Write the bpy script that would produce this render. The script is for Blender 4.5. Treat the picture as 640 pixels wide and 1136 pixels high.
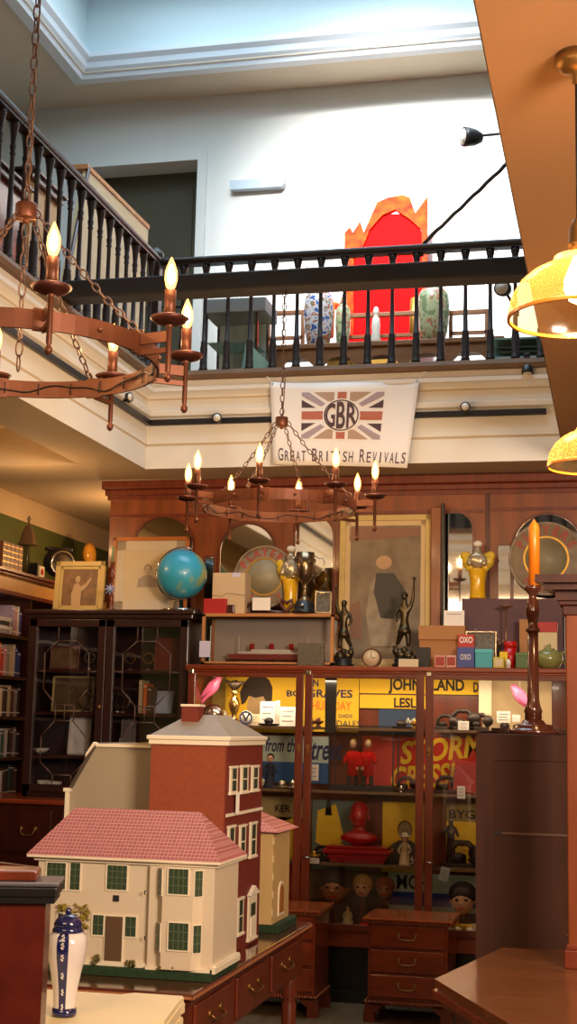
import bpy, bmesh, math, random
from mathutils import Vector, Matrix, noise as mnoise
random.seed(7)
PI = math.pi
scene = bpy.context.scene
for o in list(bpy.data.objects): bpy.data.objects.remove(o)
C = scene.collection

# ------------------------------------------------------------------ camera
YAW, PITCH, ROLL, FPX, EYE = -0.231488653, 0.152543594, 0.0219408477, 1560.2, 1.5
cy, sy, cp, sp, cr, sr = math.cos(YAW), math.sin(YAW), math.cos(PITCH), math.sin(PITCH), math.cos(ROLL), math.sin(ROLL)
FWD = Vector((sy*cp, cy*cp, sp)); _r = Vector((cy, -sy, 0)); _u = _r.cross(FWD)
RGT = cr*_r + sr*_u; UPV = -sr*_r + cr*_u
cam_d = bpy.data.cameras.new('camera'); cam = bpy.data.objects.new('camera', cam_d); C.objects.link(cam)
cam.matrix_world = Matrix(((RGT.x, UPV.x, -FWD.x, 0), (RGT.y, UPV.y, -FWD.y, 0), (RGT.z, UPV.z, -FWD.z, EYE), (0, 0, 0, 1)))
cam_d.sensor_fit = 'VERTICAL'; cam_d.sensor_height = 36; cam_d.lens = FPX/1136*36
cam_d.clip_start = 0.05; cam_d.clip_end = 200
scene.camera = cam

# ------------------------------------------------------------------ world, exposure, large lights
world = bpy.data.worlds.new('world'); scene.world = world; world.use_nodes = True
bg = world.node_tree.nodes['Background']; bg.inputs[0].default_value = (0.55, 0.75, 1.0, 1); bg.inputs[1].default_value = 2.0
vs = scene.view_settings
vs.view_transform = 'Standard'; vs.look = 'None'; vs.gamma = 1; vs.exposure = 0.0; vs.use_curve_mapping = False
scene.cycles.max_bounces = 7; scene.cycles.diffuse_bounces = 3; scene.cycles.glossy_bounces = 4
scene.cycles.transmission_bounces = 6; scene.cycles.transparent_max_bounces = 16
scene.cycles.caustics_reflective = False; scene.cycles.caustics_refractive = False
scene.cycles.sample_clamp_indirect = 6; scene.cycles.use_denoising = True

def lin(c): return tuple(((v/255)/12.92 if v/255 <= 0.04045 else ((v/255+0.055)/1.055)**2.4) for v in c)
def area(name, loc, look, sx, sy_, power, col, spread=180):
    d = bpy.data.lights.new(name, 'AREA'); d.shape = 'RECTANGLE'; d.size = sx; d.size_y = sy_; d.energy = power
    d.color = col; d.spread = math.radians(spread)
    o = bpy.data.objects.new(name, d); C.objects.link(o); o.location = loc
    o.rotation_euler = (Vector(look)-Vector(loc)).to_track_quat('-Z', 'Y').to_euler(); return o
WARM = (1.0, 0.62, 0.33)
area('skylight_daylight', (-1.7, 7.4, 6.95), (-1.7, 7.5, 0), 3.6, 3.4, 148, (0.66, 0.86, 1.0))
area('lantern_sun', (-1.7, 5.65, 7.55), (-1.5, 10.0, 4.95), 0.8, 0.4, 62, (1.0, 0.98, 0.95), 36)
area('ceiling_fill_right', (0.9, 1.0, 3.0), (0.7, 2.2, 0), 1.2, 1.2, 26, WARM)  # added fill under the right ceiling, no fitting modelled
area('ceiling_fill_rear', (-1.6, 0.2, 3.0), (-1.6, 4.5, 0.8), 1.6, 1.0, 62, (1.0, 0.68, 0.42))  # unseen fill added behind the camera to light the lower room
def point(name, loc, power, col, r=.03):
    d = bpy.data.lights.new(name, 'POINT'); d.energy = power; d.color = col; d.shadow_soft_size = r
    o = bpy.data.objects.new(name, d); C.objects.link(o); o.location = loc; return o
point('alcove_fill', (-3.45, 9.6, 2.7), 15, (1, .58, .26)); point('bookcase_fill', (-3.45, 7.7, 2.7), 9, (1, .58, .26))  # added point fills without fittings: warm the left wall and bookcase frieze
area('fascia_fill', (1.5, 0.9, 2.4), (-1.8, 8, 2.9), 1.0, 0.8, 105, (1.0, 0.8, 0.6), 120)  # added side fill lighting fascia and soffits, kept out of the mirrors

# ------------------------------------------------------------------ placing tools (a pixel ray cut by a plane at a known depth)
def ray(px, py): return (px-320)*RGT - (py-568)*UPV + FPX*FWD
E0 = Vector((0, 0, EYE))
def atY(px, py, Y): d = ray(px, py); return E0 + d*(Y/d.y)
def atX(px, py, X): d = ray(px, py); return E0 + d*(X/d.x)
def atZ(px, py, Z): d = ray(px, py); return E0 + d*((Z-EYE)/d.z)
def rect(x0, y0, x1, y1, Y):
    """world x-range and z-range of a picture rectangle standing on the plane y = Y"""
    a = atY(x0, (y0+y1)/2, Y); b = atY(x1, (y0+y1)/2, Y); t = atY((x0+x1)/2, y0, Y); m = atY((x0+x1)/2, y1, Y)
    return a.x, b.x, m.z, t.z

# ------------------------------------------------------------------ materials
MATS = {}
def mat(name, col, rough=0.5, metal=0.0, var=0.0, scale=10, bump=0.0, kind=None, col2=None, emit=0.0, stretch=(1, 1, 1), coat=0.0, spec=0.5):
    if name in MATS: return MATS[name]
    m = bpy.data.materials.new(name); m.use_nodes = True; nt = m.node_tree; N = nt.nodes; L = nt.links
    b = N['Principled BSDF']; c = lin(col) + (1,)
    b.inputs['Base Color'].default_value = c; b.inputs['Roughness'].default_value = rough; b.inputs['Metallic'].default_value = metal
    b.inputs['Coat Weight'].default_value = coat; b.inputs['Coat Roughness'].default_value = 0.12
    b.inputs['Specular IOR Level'].default_value = spec
    if emit: b.inputs['Emission Color'].default_value = c; b.inputs['Emission Strength'].default_value = emit
    if var or bump or kind:
        tc = N.new('ShaderNodeTexCoord'); mp = N.new('ShaderNodeMapping'); mp.inputs['Scale'].default_value = stretch
        L.new(tc.outputs['Object'], mp.inputs[0])
        nz = N.new('ShaderNodeTexNoise'); nz.inputs['Scale'].default_value = scale; nz.inputs['Detail'].default_value = 6
        L.new(mp.outputs[0], nz.inputs['Vector'])
        src = nz.outputs['Fac']
        if kind == 'wave':
            w = N.new('ShaderNodeTexWave'); w.inputs['Scale'].default_value = scale; w.inputs['Distortion'].default_value = 6
            w.inputs['Detail'].default_value = 3; w.inputs['Detail Scale'].default_value = 1.2
            L.new(mp.outputs[0], w.inputs['Vector']); src = w.outputs['Fac']
        if kind == 'magic':
            w = N.new('ShaderNodeTexVoronoi'); w.inputs['Scale'].default_value = scale; L.new(mp.outputs[0], w.inputs['Vector']); src = w.outputs['Distance']
        rp = N.new('ShaderNodeValToRGB')
        c2 = lin(col2) + (1,) if col2 else tuple(v*(1-var) for v in c[:3]) + (1,)
        rp.color_ramp.elements[0].color = c2; rp.color_ramp.elements[1].color = c
        if kind == 'spots':
            rp.color_ramp.elements[0].position = 0.47; rp.color_ramp.elements[1].position = 0.53
        elif kind is None: rp.color_ramp.elements[0].position = 0.3; rp.color_ramp.elements[1].position = 0.7
        L.new(src, rp.inputs[0]); L.new(rp.outputs[0], b.inputs['Base Color'])
        if bump:
            bp = N.new('ShaderNodeBump'); bp.inputs['Strength'].default_value = bump; bp.inputs['Distance'].default_value = 0.01
            L.new(src, bp.inputs['Height']); L.new(bp.outputs[0], b.inputs['Normal'])
    MATS[name] = m; return m
def glass_mat(name, tint=(1, 1, 1), gloss=0.10, rough=0.02):
    m = bpy.data.materials.new(name); m.use_nodes = True; nt = m.node_tree; N = nt.nodes; L = nt.links; N.clear()
    out = N.new('ShaderNodeOutputMaterial'); mx = N.new('ShaderNodeMixShader'); t = N.new('ShaderNodeBsdfTransparent'); g = N.new('ShaderNodeBsdfGlossy')
    fr = N.new('ShaderNodeFresnel'); fr.inputs[0].default_value = 1.45
    ad = N.new('ShaderNodeMath'); ad.operation = 'MULTIPLY_ADD'; ad.inputs[1].default_value = 0.8; ad.inputs[2].default_value = gloss*0.3
    L.new(fr.outputs[0], ad.inputs[0]); L.new(ad.outputs[0], mx.inputs[0])
    t.inputs[0].default_value = tuple(tint)+(1,); g.inputs['Roughness'].default_value = rough
    L.new(t.outputs[0], mx.inputs[1]); L.new(g.outputs[0], mx.inputs[2]); L.new(mx.outputs[0], out.inputs[0]); MATS[name] = m; return m
def glow_mat(name, col, strength, tcol=(1, 1, 1), gloss=False):
    """lit clear glass: transmits and gives off light"""
    m = bpy.data.materials.new(name); m.use_nodes = True; nt = m.node_tree; N = nt.nodes; L = nt.links; N.clear()
    out = N.new('ShaderNodeOutputMaterial'); ad = N.new('ShaderNodeAddShader'); t = N.new('ShaderNodeBsdfTransparent'); e = N.new('ShaderNodeEmission')
    t.inputs[0].default_value = tuple(tcol)+(1,); e.inputs[0].default_value = tuple(col)+(1,); e.inputs[1].default_value = strength
    L.new(t.outputs[0], ad.inputs[0]); L.new(e.outputs[0], ad.inputs[1]); L.new(ad.outputs[0], out.inputs[0]); MATS[name] = m; return m

cream = mat('cream_paint', (236, 228, 216), 0.6, var=0.06, scale=3)
upwall = mat('pale_wall_paint', (222, 222, 216), 0.75, var=0.03, scale=2)
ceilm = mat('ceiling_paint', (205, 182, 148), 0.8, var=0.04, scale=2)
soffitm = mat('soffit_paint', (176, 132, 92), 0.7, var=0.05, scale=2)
leftwallm = mat('ochre_cream_wall', (226, 192, 140), 0.7, var=0.25, scale=1.6)
green = mat('olive_green_paint', (92, 96, 36), 0.7, var=0.12, scale=4)
floorm = mat('floor_boards', (120, 96, 66), 0.5, var=0.4, scale=3, stretch=(8, 1, 1), bump=0.05)
blackp = mat('black_lacquer', (40, 30, 29), 0.42)
beamm = mat('black_beam_paint', (36, 32, 32), 0.6, var=0.2, scale=6)
nosing = mat('brown_floor_edge', (122, 92, 66), 0.6, var=0.3, scale=6)
mahog = mat('mahogany_panel', (150, 76, 34), 0.36, var=0.45, scale=2.2, stretch=(7, 7, 1), bump=0.03, coat=0.15)
mahog2 = mat('red_mahogany', (124, 54, 32), 0.3, var=0.4, scale=3, stretch=(8, 8, 1), coat=0.3)
mahogh = mat('red_mahogany_level', (150, 64, 34), 0.26, var=0.4, scale=3, stretch=(1, 8, 8), coat=0.4)
darkw = mat('dark_mahogany', (74, 32, 24), 0.3, var=0.4, scale=3, stretch=(6, 6, 1), coat=0.25)
darker = mat('near_black_mahogany', (52, 26, 22), 0.35, var=0.3, scale=3, stretch=(6, 6, 1), coat=0.2)
brownp = mat('brown_painted_wood', (64, 34, 22), 0.65, var=0.35, scale=4, stretch=(5, 5, 1), bump=0.1, spec=.2)
deskm = mat('oak_desk', (138, 80, 38), 0.25, var=0.4, scale=2.2, stretch=(2, 14, 2), coat=0.4)
orangew = mat('orange_oak', (206, 122, 56), 0.4, var=0.25, scale=4, stretch=(1, 6, 1))
pinew = mat('honey_pine', (196, 130, 74), 0.5, var=0.25, scale=4, stretch=(1, 6, 1))
copper = mat('copper_iron', (112, 64, 44), 0.42, 0.5, var=0.3, scale=9)
rustm = mat('dark_rust_iron', (92, 48, 38), 0.45, 0.6, var=0.3, scale=20)
chainm = mat('chain_iron', (112, 84, 72), 0.45, 0.7)
brassm = mat('brass', (150, 108, 56), 0.38, 0.8, var=0.2, scale=20)
goldm = mat('gilt', (206, 160, 72), 0.4, 0.75, var=0.3, scale=30)
goldf = mat('pale_gilt_frame', (206, 182, 120), 0.5, 0.25, var=0.15, scale=12)
bronze = mat('bronze', (92, 80, 60), 0.36, 0.85, var=0.4, scale=30)
silver = mat('silver_plate', (190, 178, 160), 0.2, 0.95)
chrome = mat('chrome', (210, 210, 210), 0.12, 1.0)
blk = mat('black_plastic', (26, 24, 26), 0.4)
white = mat('white_card', (238, 230, 220), 0.7)
creamc = mat('cream_card', (226, 206, 170), 0.7, var=0.05)
whitep = mat('white_gloss_paint', (240, 232, 218), 0.45)
mirror = mat('mirror_silver', (222, 222, 216), 0.03, 1.0)
glass = glass_mat('clear_glass')
dkglass = glass_mat('old_glass', (0.93, 0.93, 0.95), 0.12)
vit = mat('pale_green_glass_edge', (150, 190, 180), 0.2)
yellowp = mat('yellow_poster_paper', (250, 196, 40), 0.75, var=0.08, scale=5)
redp = mat('red_poster_paper', (206, 44, 20), 0.75, var=0.15, scale=5)
bluep = mat('blue_poster_paper', (52, 92, 150), 0.75, var=0.1)
palep = mat('pale_poster_paper', (196, 204, 190), 0.75, var=0.1)
ink = mat('black_ink', (30, 26, 34), 0.8)
navy = mat('navy_ink', (34, 40, 84), 0.8)
redm = mat('red_gloss', (186, 16, 20), 0.35, coat=0.3)
redmatte = mat('red_cloth', (206, 6, 8), 0.9, var=0.2, scale=14, spec=.1)
pink = mat('pink_plastic', (240, 110, 150), 0.4)
skin = mat('doll_skin', (222, 170, 130), 0.6)
hair = mat('dark_hair', (48, 34, 28), 0.8, var=0.4, scale=60, bump=0.4)

# ------------------------------------------------------------------ mesh tools
class MB:
    def __init__(s): s.v = []; s.f = []; s.mi = []; s.m = 0; s.M = Matrix.Identity(4); s.sm = []
    def add(s, vs, fs, smooth=False):
        n = len(s.v); s.v += [tuple(s.M @ Vector(v)) for v in vs]
        for f in fs: s.f.append([i+n for i in f]); s.mi.append(s.m); s.sm.append(smooth)
        return s
    def mt(s, i): s.m = i; return s
    def box(s, x0, x1, y0, y1, z0, z1, b=0.0):
        if b <= 0:
            return s.add([(x0,y0,z0),(x1,y0,z0),(x1,y1,z0),(x0,y1,z0),(x0,y0,z1),(x1,y0,z1),(x1,y1,z1),(x0,y1,z1)],
                         [(0,3,2,1),(4,5,6,7),(0,1,5,4),(1,2,6,5),(2,3,7,6),(3,0,4,7)])
        b = min(b, (x1-x0)/2.2, (y1-y0)/2.2, (z1-z0)/2.2)
        bm = bmesh.new(); bmesh.ops.create_cube(bm, size=1)
        for v in bm.verts: v.co = Vector(((x0+x1)/2+v.co.x*(x1-x0), (y0+y1)/2+v.co.y*(y1-y0), (z0+z1)/2+v.co.z*(z1-z0)))
        bmesh.ops.bevel(bm, geom=bm.edges[:], offset=b, segments=2, affect='EDGES', profile=0.5)
        bm.verts.index_update(); s.add([v.co[:] for v in bm.verts], [[v.index for v in f.verts] for f in bm.faces]); bm.free(); return s
    def cbox(s, c, d, b=0.0): return s.box(c[0]-d[0]/2, c[0]+d[0]/2, c[1]-d[1]/2, c[1]+d[1]/2, c[2]-d[2]/2, c[2]+d[2]/2, b)
    def lathe(s, prof, c=(0, 0, 0), n=20, axis='z', sx=1.0, sy_=1.0):
        vs = []; fs = []
        for r, h in prof:
            for k in range(n):
                a = 2*PI*k/n; x = r*math.cos(a)*sx; y = r*math.sin(a)*sy_
                p = (x, y, h) if axis == 'z' else ((x, h, y) if axis == 'y' else (h, x, y))
                vs.append((c[0]+p[0], c[1]+p[1], c[2]+p[2]))
        for i in range(len(prof)-1):
            for k in range(n):
                a, b = i*n+k, i*n+(k+1) % n; fs.append((a, b, b+n, a+n))
        fs.append(list(range(n))[::-1]); fs.append([(len(prof)-1)*n+k for k in range(n)])
        return s.add(vs, fs, True)
    def tube(s, pts, r, n=8, closed=False, rs=None):
        pts = [Vector(p) for p in pts]; vs = []; fs = []; N = len(pts); prev = None
        for i, p in enumerate(pts):
            if closed: t = pts[(i+1) % N]-pts[i-1]
            else: t = pts[min(i+1, N-1)]-pts[max(i-1, 0)]
            t.normalize()
            if prev is None:
                a = Vector((0, 0, 1)) if abs(t.z) < 0.9 else Vector((1, 0, 0)); e1 = t.cross(a).normalized()
            else:
                e1 = prev - t*prev.dot(t); e1.normalize()
            prev = e1; e2 = t.cross(e1); rr = rs[i] if rs else r
            for k in range(n):
                a = 2*PI*k/n; vs.append(tuple(p+e1*rr*math.cos(a)+e2*rr*math.sin(a)))
        for i in range(N if closed else N-1):
            j = (i+1) % N
            for k in range(n): fs.append((i*n+k, i*n+(k+1) % n, j*n+(k+1) % n, j*n+k))
        if not closed: fs.append(list(range(n))[::-1]); fs.append([(N-1)*n+k for k in range(n)])
        return s.add(vs, fs, True)
    def prism(s, poly, y0, y1, axis='y'):
        """polygon in the (x,z) plane, thick along y (axis 'x': polygon in (y,z), axis 'z': polygon in (x,y))"""
        n = len(poly)
        def q(p, d): return (p[0], d, p[1]) if axis == 'y' else ((d, p[0], p[1]) if axis == 'x' else (p[0], p[1], d))
        vs = [q(p, y0) for p in poly]+[q(p, y1) for p in poly]
        fs = [list(range(n)), [n+k for k in range(n)][::-1]]+[(k, n+k, n+(k+1) % n, (k+1) % n) for k in range(n)]
        return s.add(vs, fs)
    def ball(s, c, r, n=14, sc=(1, 1, 1)):
        m = n//2; prof = [(max(r*math.sin(PI*i/m), 1e-5)*1.0, -r*math.cos(PI*i/m)*sc[2]) for i in range(m+1)]
        return s.lathe(prof, c, n, 'z', sc[0], sc[1])
    def ring(s, c, R, w, t, n=48, axis='z'):
        """flat band ring: radius R, wall thickness t, height w"""
        vs = []; fs = []
        for k in range(n):
            a = 2*PI*k/n
            for (rr, h) in ((R-t/2, -w/2), (R+t/2, -w/2), (R+t/2, w/2), (R-t/2, w/2)):
                x, y = rr*math.cos(a), rr*math.sin(a); p = (x, y, h) if axis == 'z' else (x, h, y)
                vs.append((c[0]+p[0], c[1]+p[1], c[2]+p[2]))
        for k in range(n):
            j = (k+1) % n
            for e in range(4): fs.append((k*4+e, j*4+e, j*4+(e+1) % 4, k*4+(e+1) % 4))
        return s.add(vs, fs)
    def build(s, name, mats, parent=None, loc=None, rot=None):
        me = bpy.data.meshes.new(name); me.from_pydata(s.v, [], s.f)
        if not isinstance(mats, (list, tuple)): mats = [mats]
        for m in mats: me.materials.append(m)
        for i, p in enumerate(me.polygons): p.material_index = min(s.mi[i], len(mats)-1); p.use_smooth = s.sm[i]
        bm = bmesh.new(); bm.from_mesh(me); bmesh.ops.recalc_face_normals(bm, faces=bm.faces); bm.to_mesh(me); bm.free()
        me.update(); o = bpy.data.objects.new(name, me); C.objects.link(o)
        if parent: o.parent = parent
        if loc is not None: o.location = loc
        if rot is not None: o.rotation_euler = rot
        return o
def tag(o, label, cat, group=None, kind=None):
    if label: o['label'] = label
    if cat: o['category'] = cat
    if group: o['group'] = group
    if kind: o['kind'] = kind
    return o
def thing(name, label, cat, loc=(0, 0, 0), rz=0, group=None):
    o = bpy.data.objects.new(name, None); o.empty_display_size = 0.05; C.objects.link(o); o.location = loc; o.rotation_euler = (0, 0, rz)
    return tag(o, label, cat, group)
def struct(name, mb, m): o = mb.build(name, m); o['kind'] = 'structure'; return o
def dup(root, loc, rz=None, label=None, group=None, scale=None):
    r = root.copy(); C.objects.link(r); r.location = loc
    if rz is not None: r.rotation_euler = (0, 0, rz)
    if label: r['label'] = label
    if group: r['group'] = group
    if scale: r.scale = scale
    for ch in list(root.children):
        c = ch.copy(); C.objects.link(c); c.parent = r
        for g in list(ch.children):
            d = g.copy(); C.objects.link(d); d.parent = c
    return r
def text_geo(s, size=1.0, ext=0.0006, off=0.0, shear=0.0):
    cu = bpy.data.curves.new('t', 'FONT'); cu.body = s; cu.size = size; cu.extrude = ext; cu.offset = off; cu.shear = shear; cu.resolution_u = 3
    o = bpy.data.objects.new('t', cu); C.objects.link(o); bpy.context.view_layer.update()
    dg = bpy.context.evaluated_depsgraph_get(); me = bpy.data.meshes.new_from_object(o.evaluated_get(dg))
    vs = [v.co.copy() for v in me.vertices]; fs = [list(p.vertices) for p in me.polygons]
    bpy.data.objects.remove(o); bpy.data.meshes.remove(me); return vs, fs
def text(mb, s, x0, x1, z0, z1, y, off=0.0, shear=0.0, warp=None):
    """letters filling the rectangle x0..x1, z0..z1, standing just before plane y and facing -y"""
    vs, fs = text_geo(s, 1.0, 0.0, off, shear)
    if not vs: return mb
    ax, bx = min(v.x for v in vs), max(v.x for v in vs); ay, by = min(v.y for v in vs), max(v.y for v in vs)
    sx = (x1-x0)/(bx-ax); sz = (z1-z0)/max(by-ay, 1e-4); o = []
    for v in vs:
        X = x0+(v.x-ax)*sx; Z = z0+(v.y-ay)*sz
        if warp: X, Z = warp(X, Z)
        o.append((X, y, Z))
    return mb.add(o, fs)
def skin_mesh(name, pts, edges, radii, m, parent=None, loc=(0, 0, 0), sub=1):
    me = bpy.data.meshes.new(name); me.from_pydata(pts, edges, []); o = bpy.data.objects.new(name, me); C.objects.link(o)
    md = o.modifiers.new('skin', 'SKIN'); md.use_smooth_shade = True
    for i, r in enumerate(radii):
        s = me.skin_vertices[0].data[i]; s.radius = (r, r) if not isinstance(r, tuple) else r; s.use_root = (i == 0)
    sb = o.modifiers.new('sub', 'SUBSURF'); sb.levels = sub; sb.render_levels = sub
    bpy.context.view_layer.update(); dg = bpy.context.evaluated_depsgraph_get()
    m2 = bpy.data.meshes.new_from_object(o.evaluated_get(dg)); bpy.data.objects.remove(o)
    m2.name = name; m2.materials.clear(); m2.materials.append(m)
    for p in m2.polygons: p.use_smooth = True; p.material_index = 0
    q = bpy.data.objects.new(name, m2); C.objects.link(q); q.location = loc
    if parent: q.parent = parent
    return q

# ------------------------------------------------------------------ ROOM
XL, XR = -4.25, 2.6           # lower side walls
VL, VR, VF, VB = -2.82, -0.285, 2.0, 8.1   # the open void between floors
ZC, ZU, ZT = 3.06, 3.66, 6.4  # lower ceiling, upper floor, upper ceiling
struct('floor', MB().box(-5.2, XR+.2, -3.2, 12, -0.1, 0), floorm)
struct('wall_left', MB().mt(0).box(XL-.15, XL, -3, 11.8, 2.965, 3.3).mt(1).box(XL-.15, XL, -3, 11.8, 0, 2.965), [leftwallm, green])
struct('wall_back', MB().box(XL, XR, 11.7, 11.85, 0, 3.3), leftwallm)
struct('wall_right', MB().box(XR, XR+.15, -3, 11, 0, 6.4), cream)
struct('wall_front', MB().box(-5.2, XR, -3.15, -3, 0, 6.4), cream)
# lower ceiling / upper floor slabs around the void (soffits)
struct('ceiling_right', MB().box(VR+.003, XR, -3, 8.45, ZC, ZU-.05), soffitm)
struct('ceiling_back', MB().box(VL-.001, VR, VB+.003, 8.45, ZC, ZU-.05).box(-5.2, VL-.003, 7.9, 8.45, ZC, ZU-.05).box(-5.2, XR, 8.45, 11.85, 3.14, ZU-.05), ceilm)
struct('ceiling_left', MB().box(-3.18, VL-.003, -3, 7.9, ZC, ZU-.05).box(-5.2, -3.18, -3, 7.9, 3.3, ZU-.05), ceilm)
struct('ceiling_front', MB().box(VL-.003, VR+.003, -3, VF-.003, ZC, ZU-.05), ceilm)
def sweep(profile, mb, x0=VL, x1=VR, y0=VF, y1=VB):
    n = len(profile); vs = []
    for d, z in profile: vs += [(x0+d, y0+d, z), (x1-d, y0+d, z), (x1-d, y1-d, z), (x0+d, y1-d, z)]
    fs = []
    for i in range(n-1):
        for k in range(4): fs.append((i*4+k, i*4+(k+1) % 4, (i+1)*4+(k+1) % 4, (i+1)*4+k))
    return mb.add(vs, fs)
struct('trim_1', sweep([(0,3.06),(0,3.2),(-.012,3.203),(-.012,3.213),(0,3.216),(0,3.335),(.004,3.375),(.03,3.385),(.034,3.41),(.034,3.42),(.004,3.428),(-.004,3.5),(.006,3.515),(.03,3.53),(.05,3.535),(.05,3.56),(.03,3.563),(.03,3.605)], MB()), cream)
struct('trim_2', sweep([(.0,3.6),(.03,3.603),(.06,3.606),(.068,3.63),(.06,3.657),(0,3.66),(-.12,3.66)], MB()), nosing)
struct('floor_upper', MB().box(VR-.0, XR, -3, 10.2, ZU-.05, ZU).box(-5.2, VL, -3, 10.2, ZU-.05, ZU).box(VL, VR, VB, 10.2, ZU-.05, ZU).box(VL, VR, -3, VF, ZU-.05, ZU), nosing)
# upper storey
dX0, dX1, dZ = atY(100, 188, 10).x, atY(220.5, 183, 10).x, 5.865
struct('wall_upper_back', MB().box(-5.2, dX0, 10, 10.2, ZU, ZT).box(dX0, dX1, 10, 10.2, dZ, ZT).box(dX1, XR, 10, 10.2, ZU, ZT), upwall)
struct('wall_upper_left', MB().box(-5.35, -5.2, -3, 10.2, ZU, ZT), upwall)
o = struct('door_1', MB().box(dX0-.07, dX0, 9.965, 10.0, ZU, dZ+.07).box(dX1, dX1+.07, 9.965, 10.0, ZU, dZ+.07).box(dX0, dX1, 9.965, 10.0, dZ, dZ+.07), upwall)
MB().box(dX0, dX1, 10.205, 10.24, ZU, dZ+.1).box(dX0+.1, dX1-.1, 10.19, 10.205, ZU+1.1, dZ-.15).build('doorway_fill', mat('doorway_dark', (78, 72, 52), 0.7), o)  # dark panels stand in for the unlit space beyond the doorway
# upper ceiling with the lantern recess
RX0, RX1, RY0, RY1 = -3.9, 0.6, 5.4, 9.45
mbu = MB().box(-5.2, RX0, -3, 10.2, ZT, ZT+.15).box(RX1, XR, -3, 10.2, ZT, ZT+.15).box(RX0, RX1, RY1, 10.2, ZT, ZT+.15).box(RX0, RX1, -3, RY0, ZT, ZT+.15)
struct('ceiling_upper', mbu, mat('upper_ceiling_paint', (206, 194, 172), 0.8, var=0.03, scale=2))
struct('wall_lantern', MB().box(RX0-.1, RX0, RY0, RY1, ZT+.15, 8.1).box(RX1, RX1+.1, RY0, RY1, ZT+.15, 8.1).box(RX0, RX1, RY1, RY1+.1, ZT+.15, 8.1).box(RX0, RX1, RY0-.1, RY0, ZT+.15, 8.1), mat('lantern_wall_paint', (206, 222, 224), 0.7))
struct('trim_3', sweep([(0,ZT),(.0,ZT-.0),(-.05,ZT-.012),(-.1,ZT-.02),(-.12,ZT-.0)], MB(), RX0, RX1, RY0, RY1), upwall)
struct('trim_4', sweep([(-.12,ZT+.0),(-.12,ZT-.03),(-.03,ZT-.035),(-.02,ZT-.01),(.02,ZT+.03),(.03,ZT+.07),(.06,ZT+.1),(.06,ZT+.14),(0,ZT+.15)], MB(), RX0, RX1, RY0, RY1), mat('cool_white_cornice', (214, 222, 228), 0.5))
wf = MB().box(RX0-.1, RX1+.1, RY0-.1, RY1+.1, 8.1, 8.16)
o = struct('window_1', MB().box(RX0, RX1, RY0, RY1, 8.14, 8.15), glass)
for k in range(6):
    x = RX0+(RX1-RX0)*k/5; MB().box(x-.03, x+.03, RY0, RY1, 8.08, 8.14).build('glazing_bar', whitep, o)

# ------------------------------------------------------------------ PANELLING with arched mirrors (large piece behind everything)
YP = 8.5
pan = thing('mirrored_panelling', 'tall mahogany panelling with arched mirrors covering the back wall', 'panelling', (0, YP, 0))
pxl = atY(121, 600, YP).x; PZ = 3.035
MB().box(pxl, 1.6, 0, .05, 0, PZ).build('panel', mahog, pan)
xs = atY(541, 600, YP).x
MB().box(pxl-.05, 1.6, -.05, .02, PZ-.035, PZ+.02, .008).box(pxl-.03, 1.6, -.035, .02, PZ-.075, PZ-.035, .008).box(pxl-.015, 1.6, -.02, .02, PZ-.1, PZ-.075).build('cornice', mahog2, pan)
MB().box(xs-.012, xs-.004, -.012, .01, 1.2, PZ-.1).box(xs+.004, xs+.012, -.012, .01, 1.2, PZ-.1).build('seam_moulding', darkw, pan)
MB().box(xs+.01, 1.6, -.012, 0, 2.83, 2.85).box(pxl, xs-.02, -.012, 0, 2.82, 2.84).build('rail_moulding', mahog2, pan)
def arch(px0, px1, pytop, zb=1.7, label=None):
    x0 = atY(px0, 640, YP).x; x1 = atY(px1, 640, YP).x; zt = atY((px0+px1)/2, pytop, YP).z; r = (x1-x0)/2; cx = (x0+x1)/2
    def outline(g): return [(x0-g, zb-g), (x1+g, zb-g)]+[(cx+(r+g)*math.cos(a*PI/18), zt-r+(r+g)*math.sin(a*PI/18)) for a in range(0, 19)]
    f = MB(); a = outline(.016); b = outline(0.0); n = len(a)
    vs = [(p[0], -.014, p[1]) for p in a]+[(p[0], -.014, p[1]) for p in b]+[(p[0], 0.004, p[1]) for p in a]+[(p[0], 0.004, p[1]) for p in b]
    fs = []
    for k in range(n):
        j = (k+1) % n; fs += [(k, j, n+j, n+k), (k, 2*n+k, 2*n+j, j), (n+k, n+j, 3*n+j, 3*n+k)]
    f.add(vs, fs).build('mirror_frame', mahog2, pan)
    MB().prism(b, -.006, -.002).build('arched_mirror', mirror, pan)
arch(148, 213, 574); arch(244, 304, 582); arch(327, 369, 574); arch(483, 524, 568); arch(570, 646, 571)
for a, b, t in ((228, 237, 618), (553, 566, 606)):
    x0 = atY(a, 640, YP).x; x1 = atY(b, 640, YP).x; zt = atY(a, t, YP).z
    MB().box(x0-.01, x1+.01, -.012, -.002, 1.7, zt+.01).build('strip_frame', mahog2, pan); MB().box(x0, x1, -.016, -.0125, 1.7, zt).build('strip_mirror', mirror, pan)
bx_ = atY(320, 640, YP).x
MB().box(bx_-.03, bx_+.03, -.03, 0, 1.7, 2.94).build('pilaster', mahog, pan)

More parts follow.
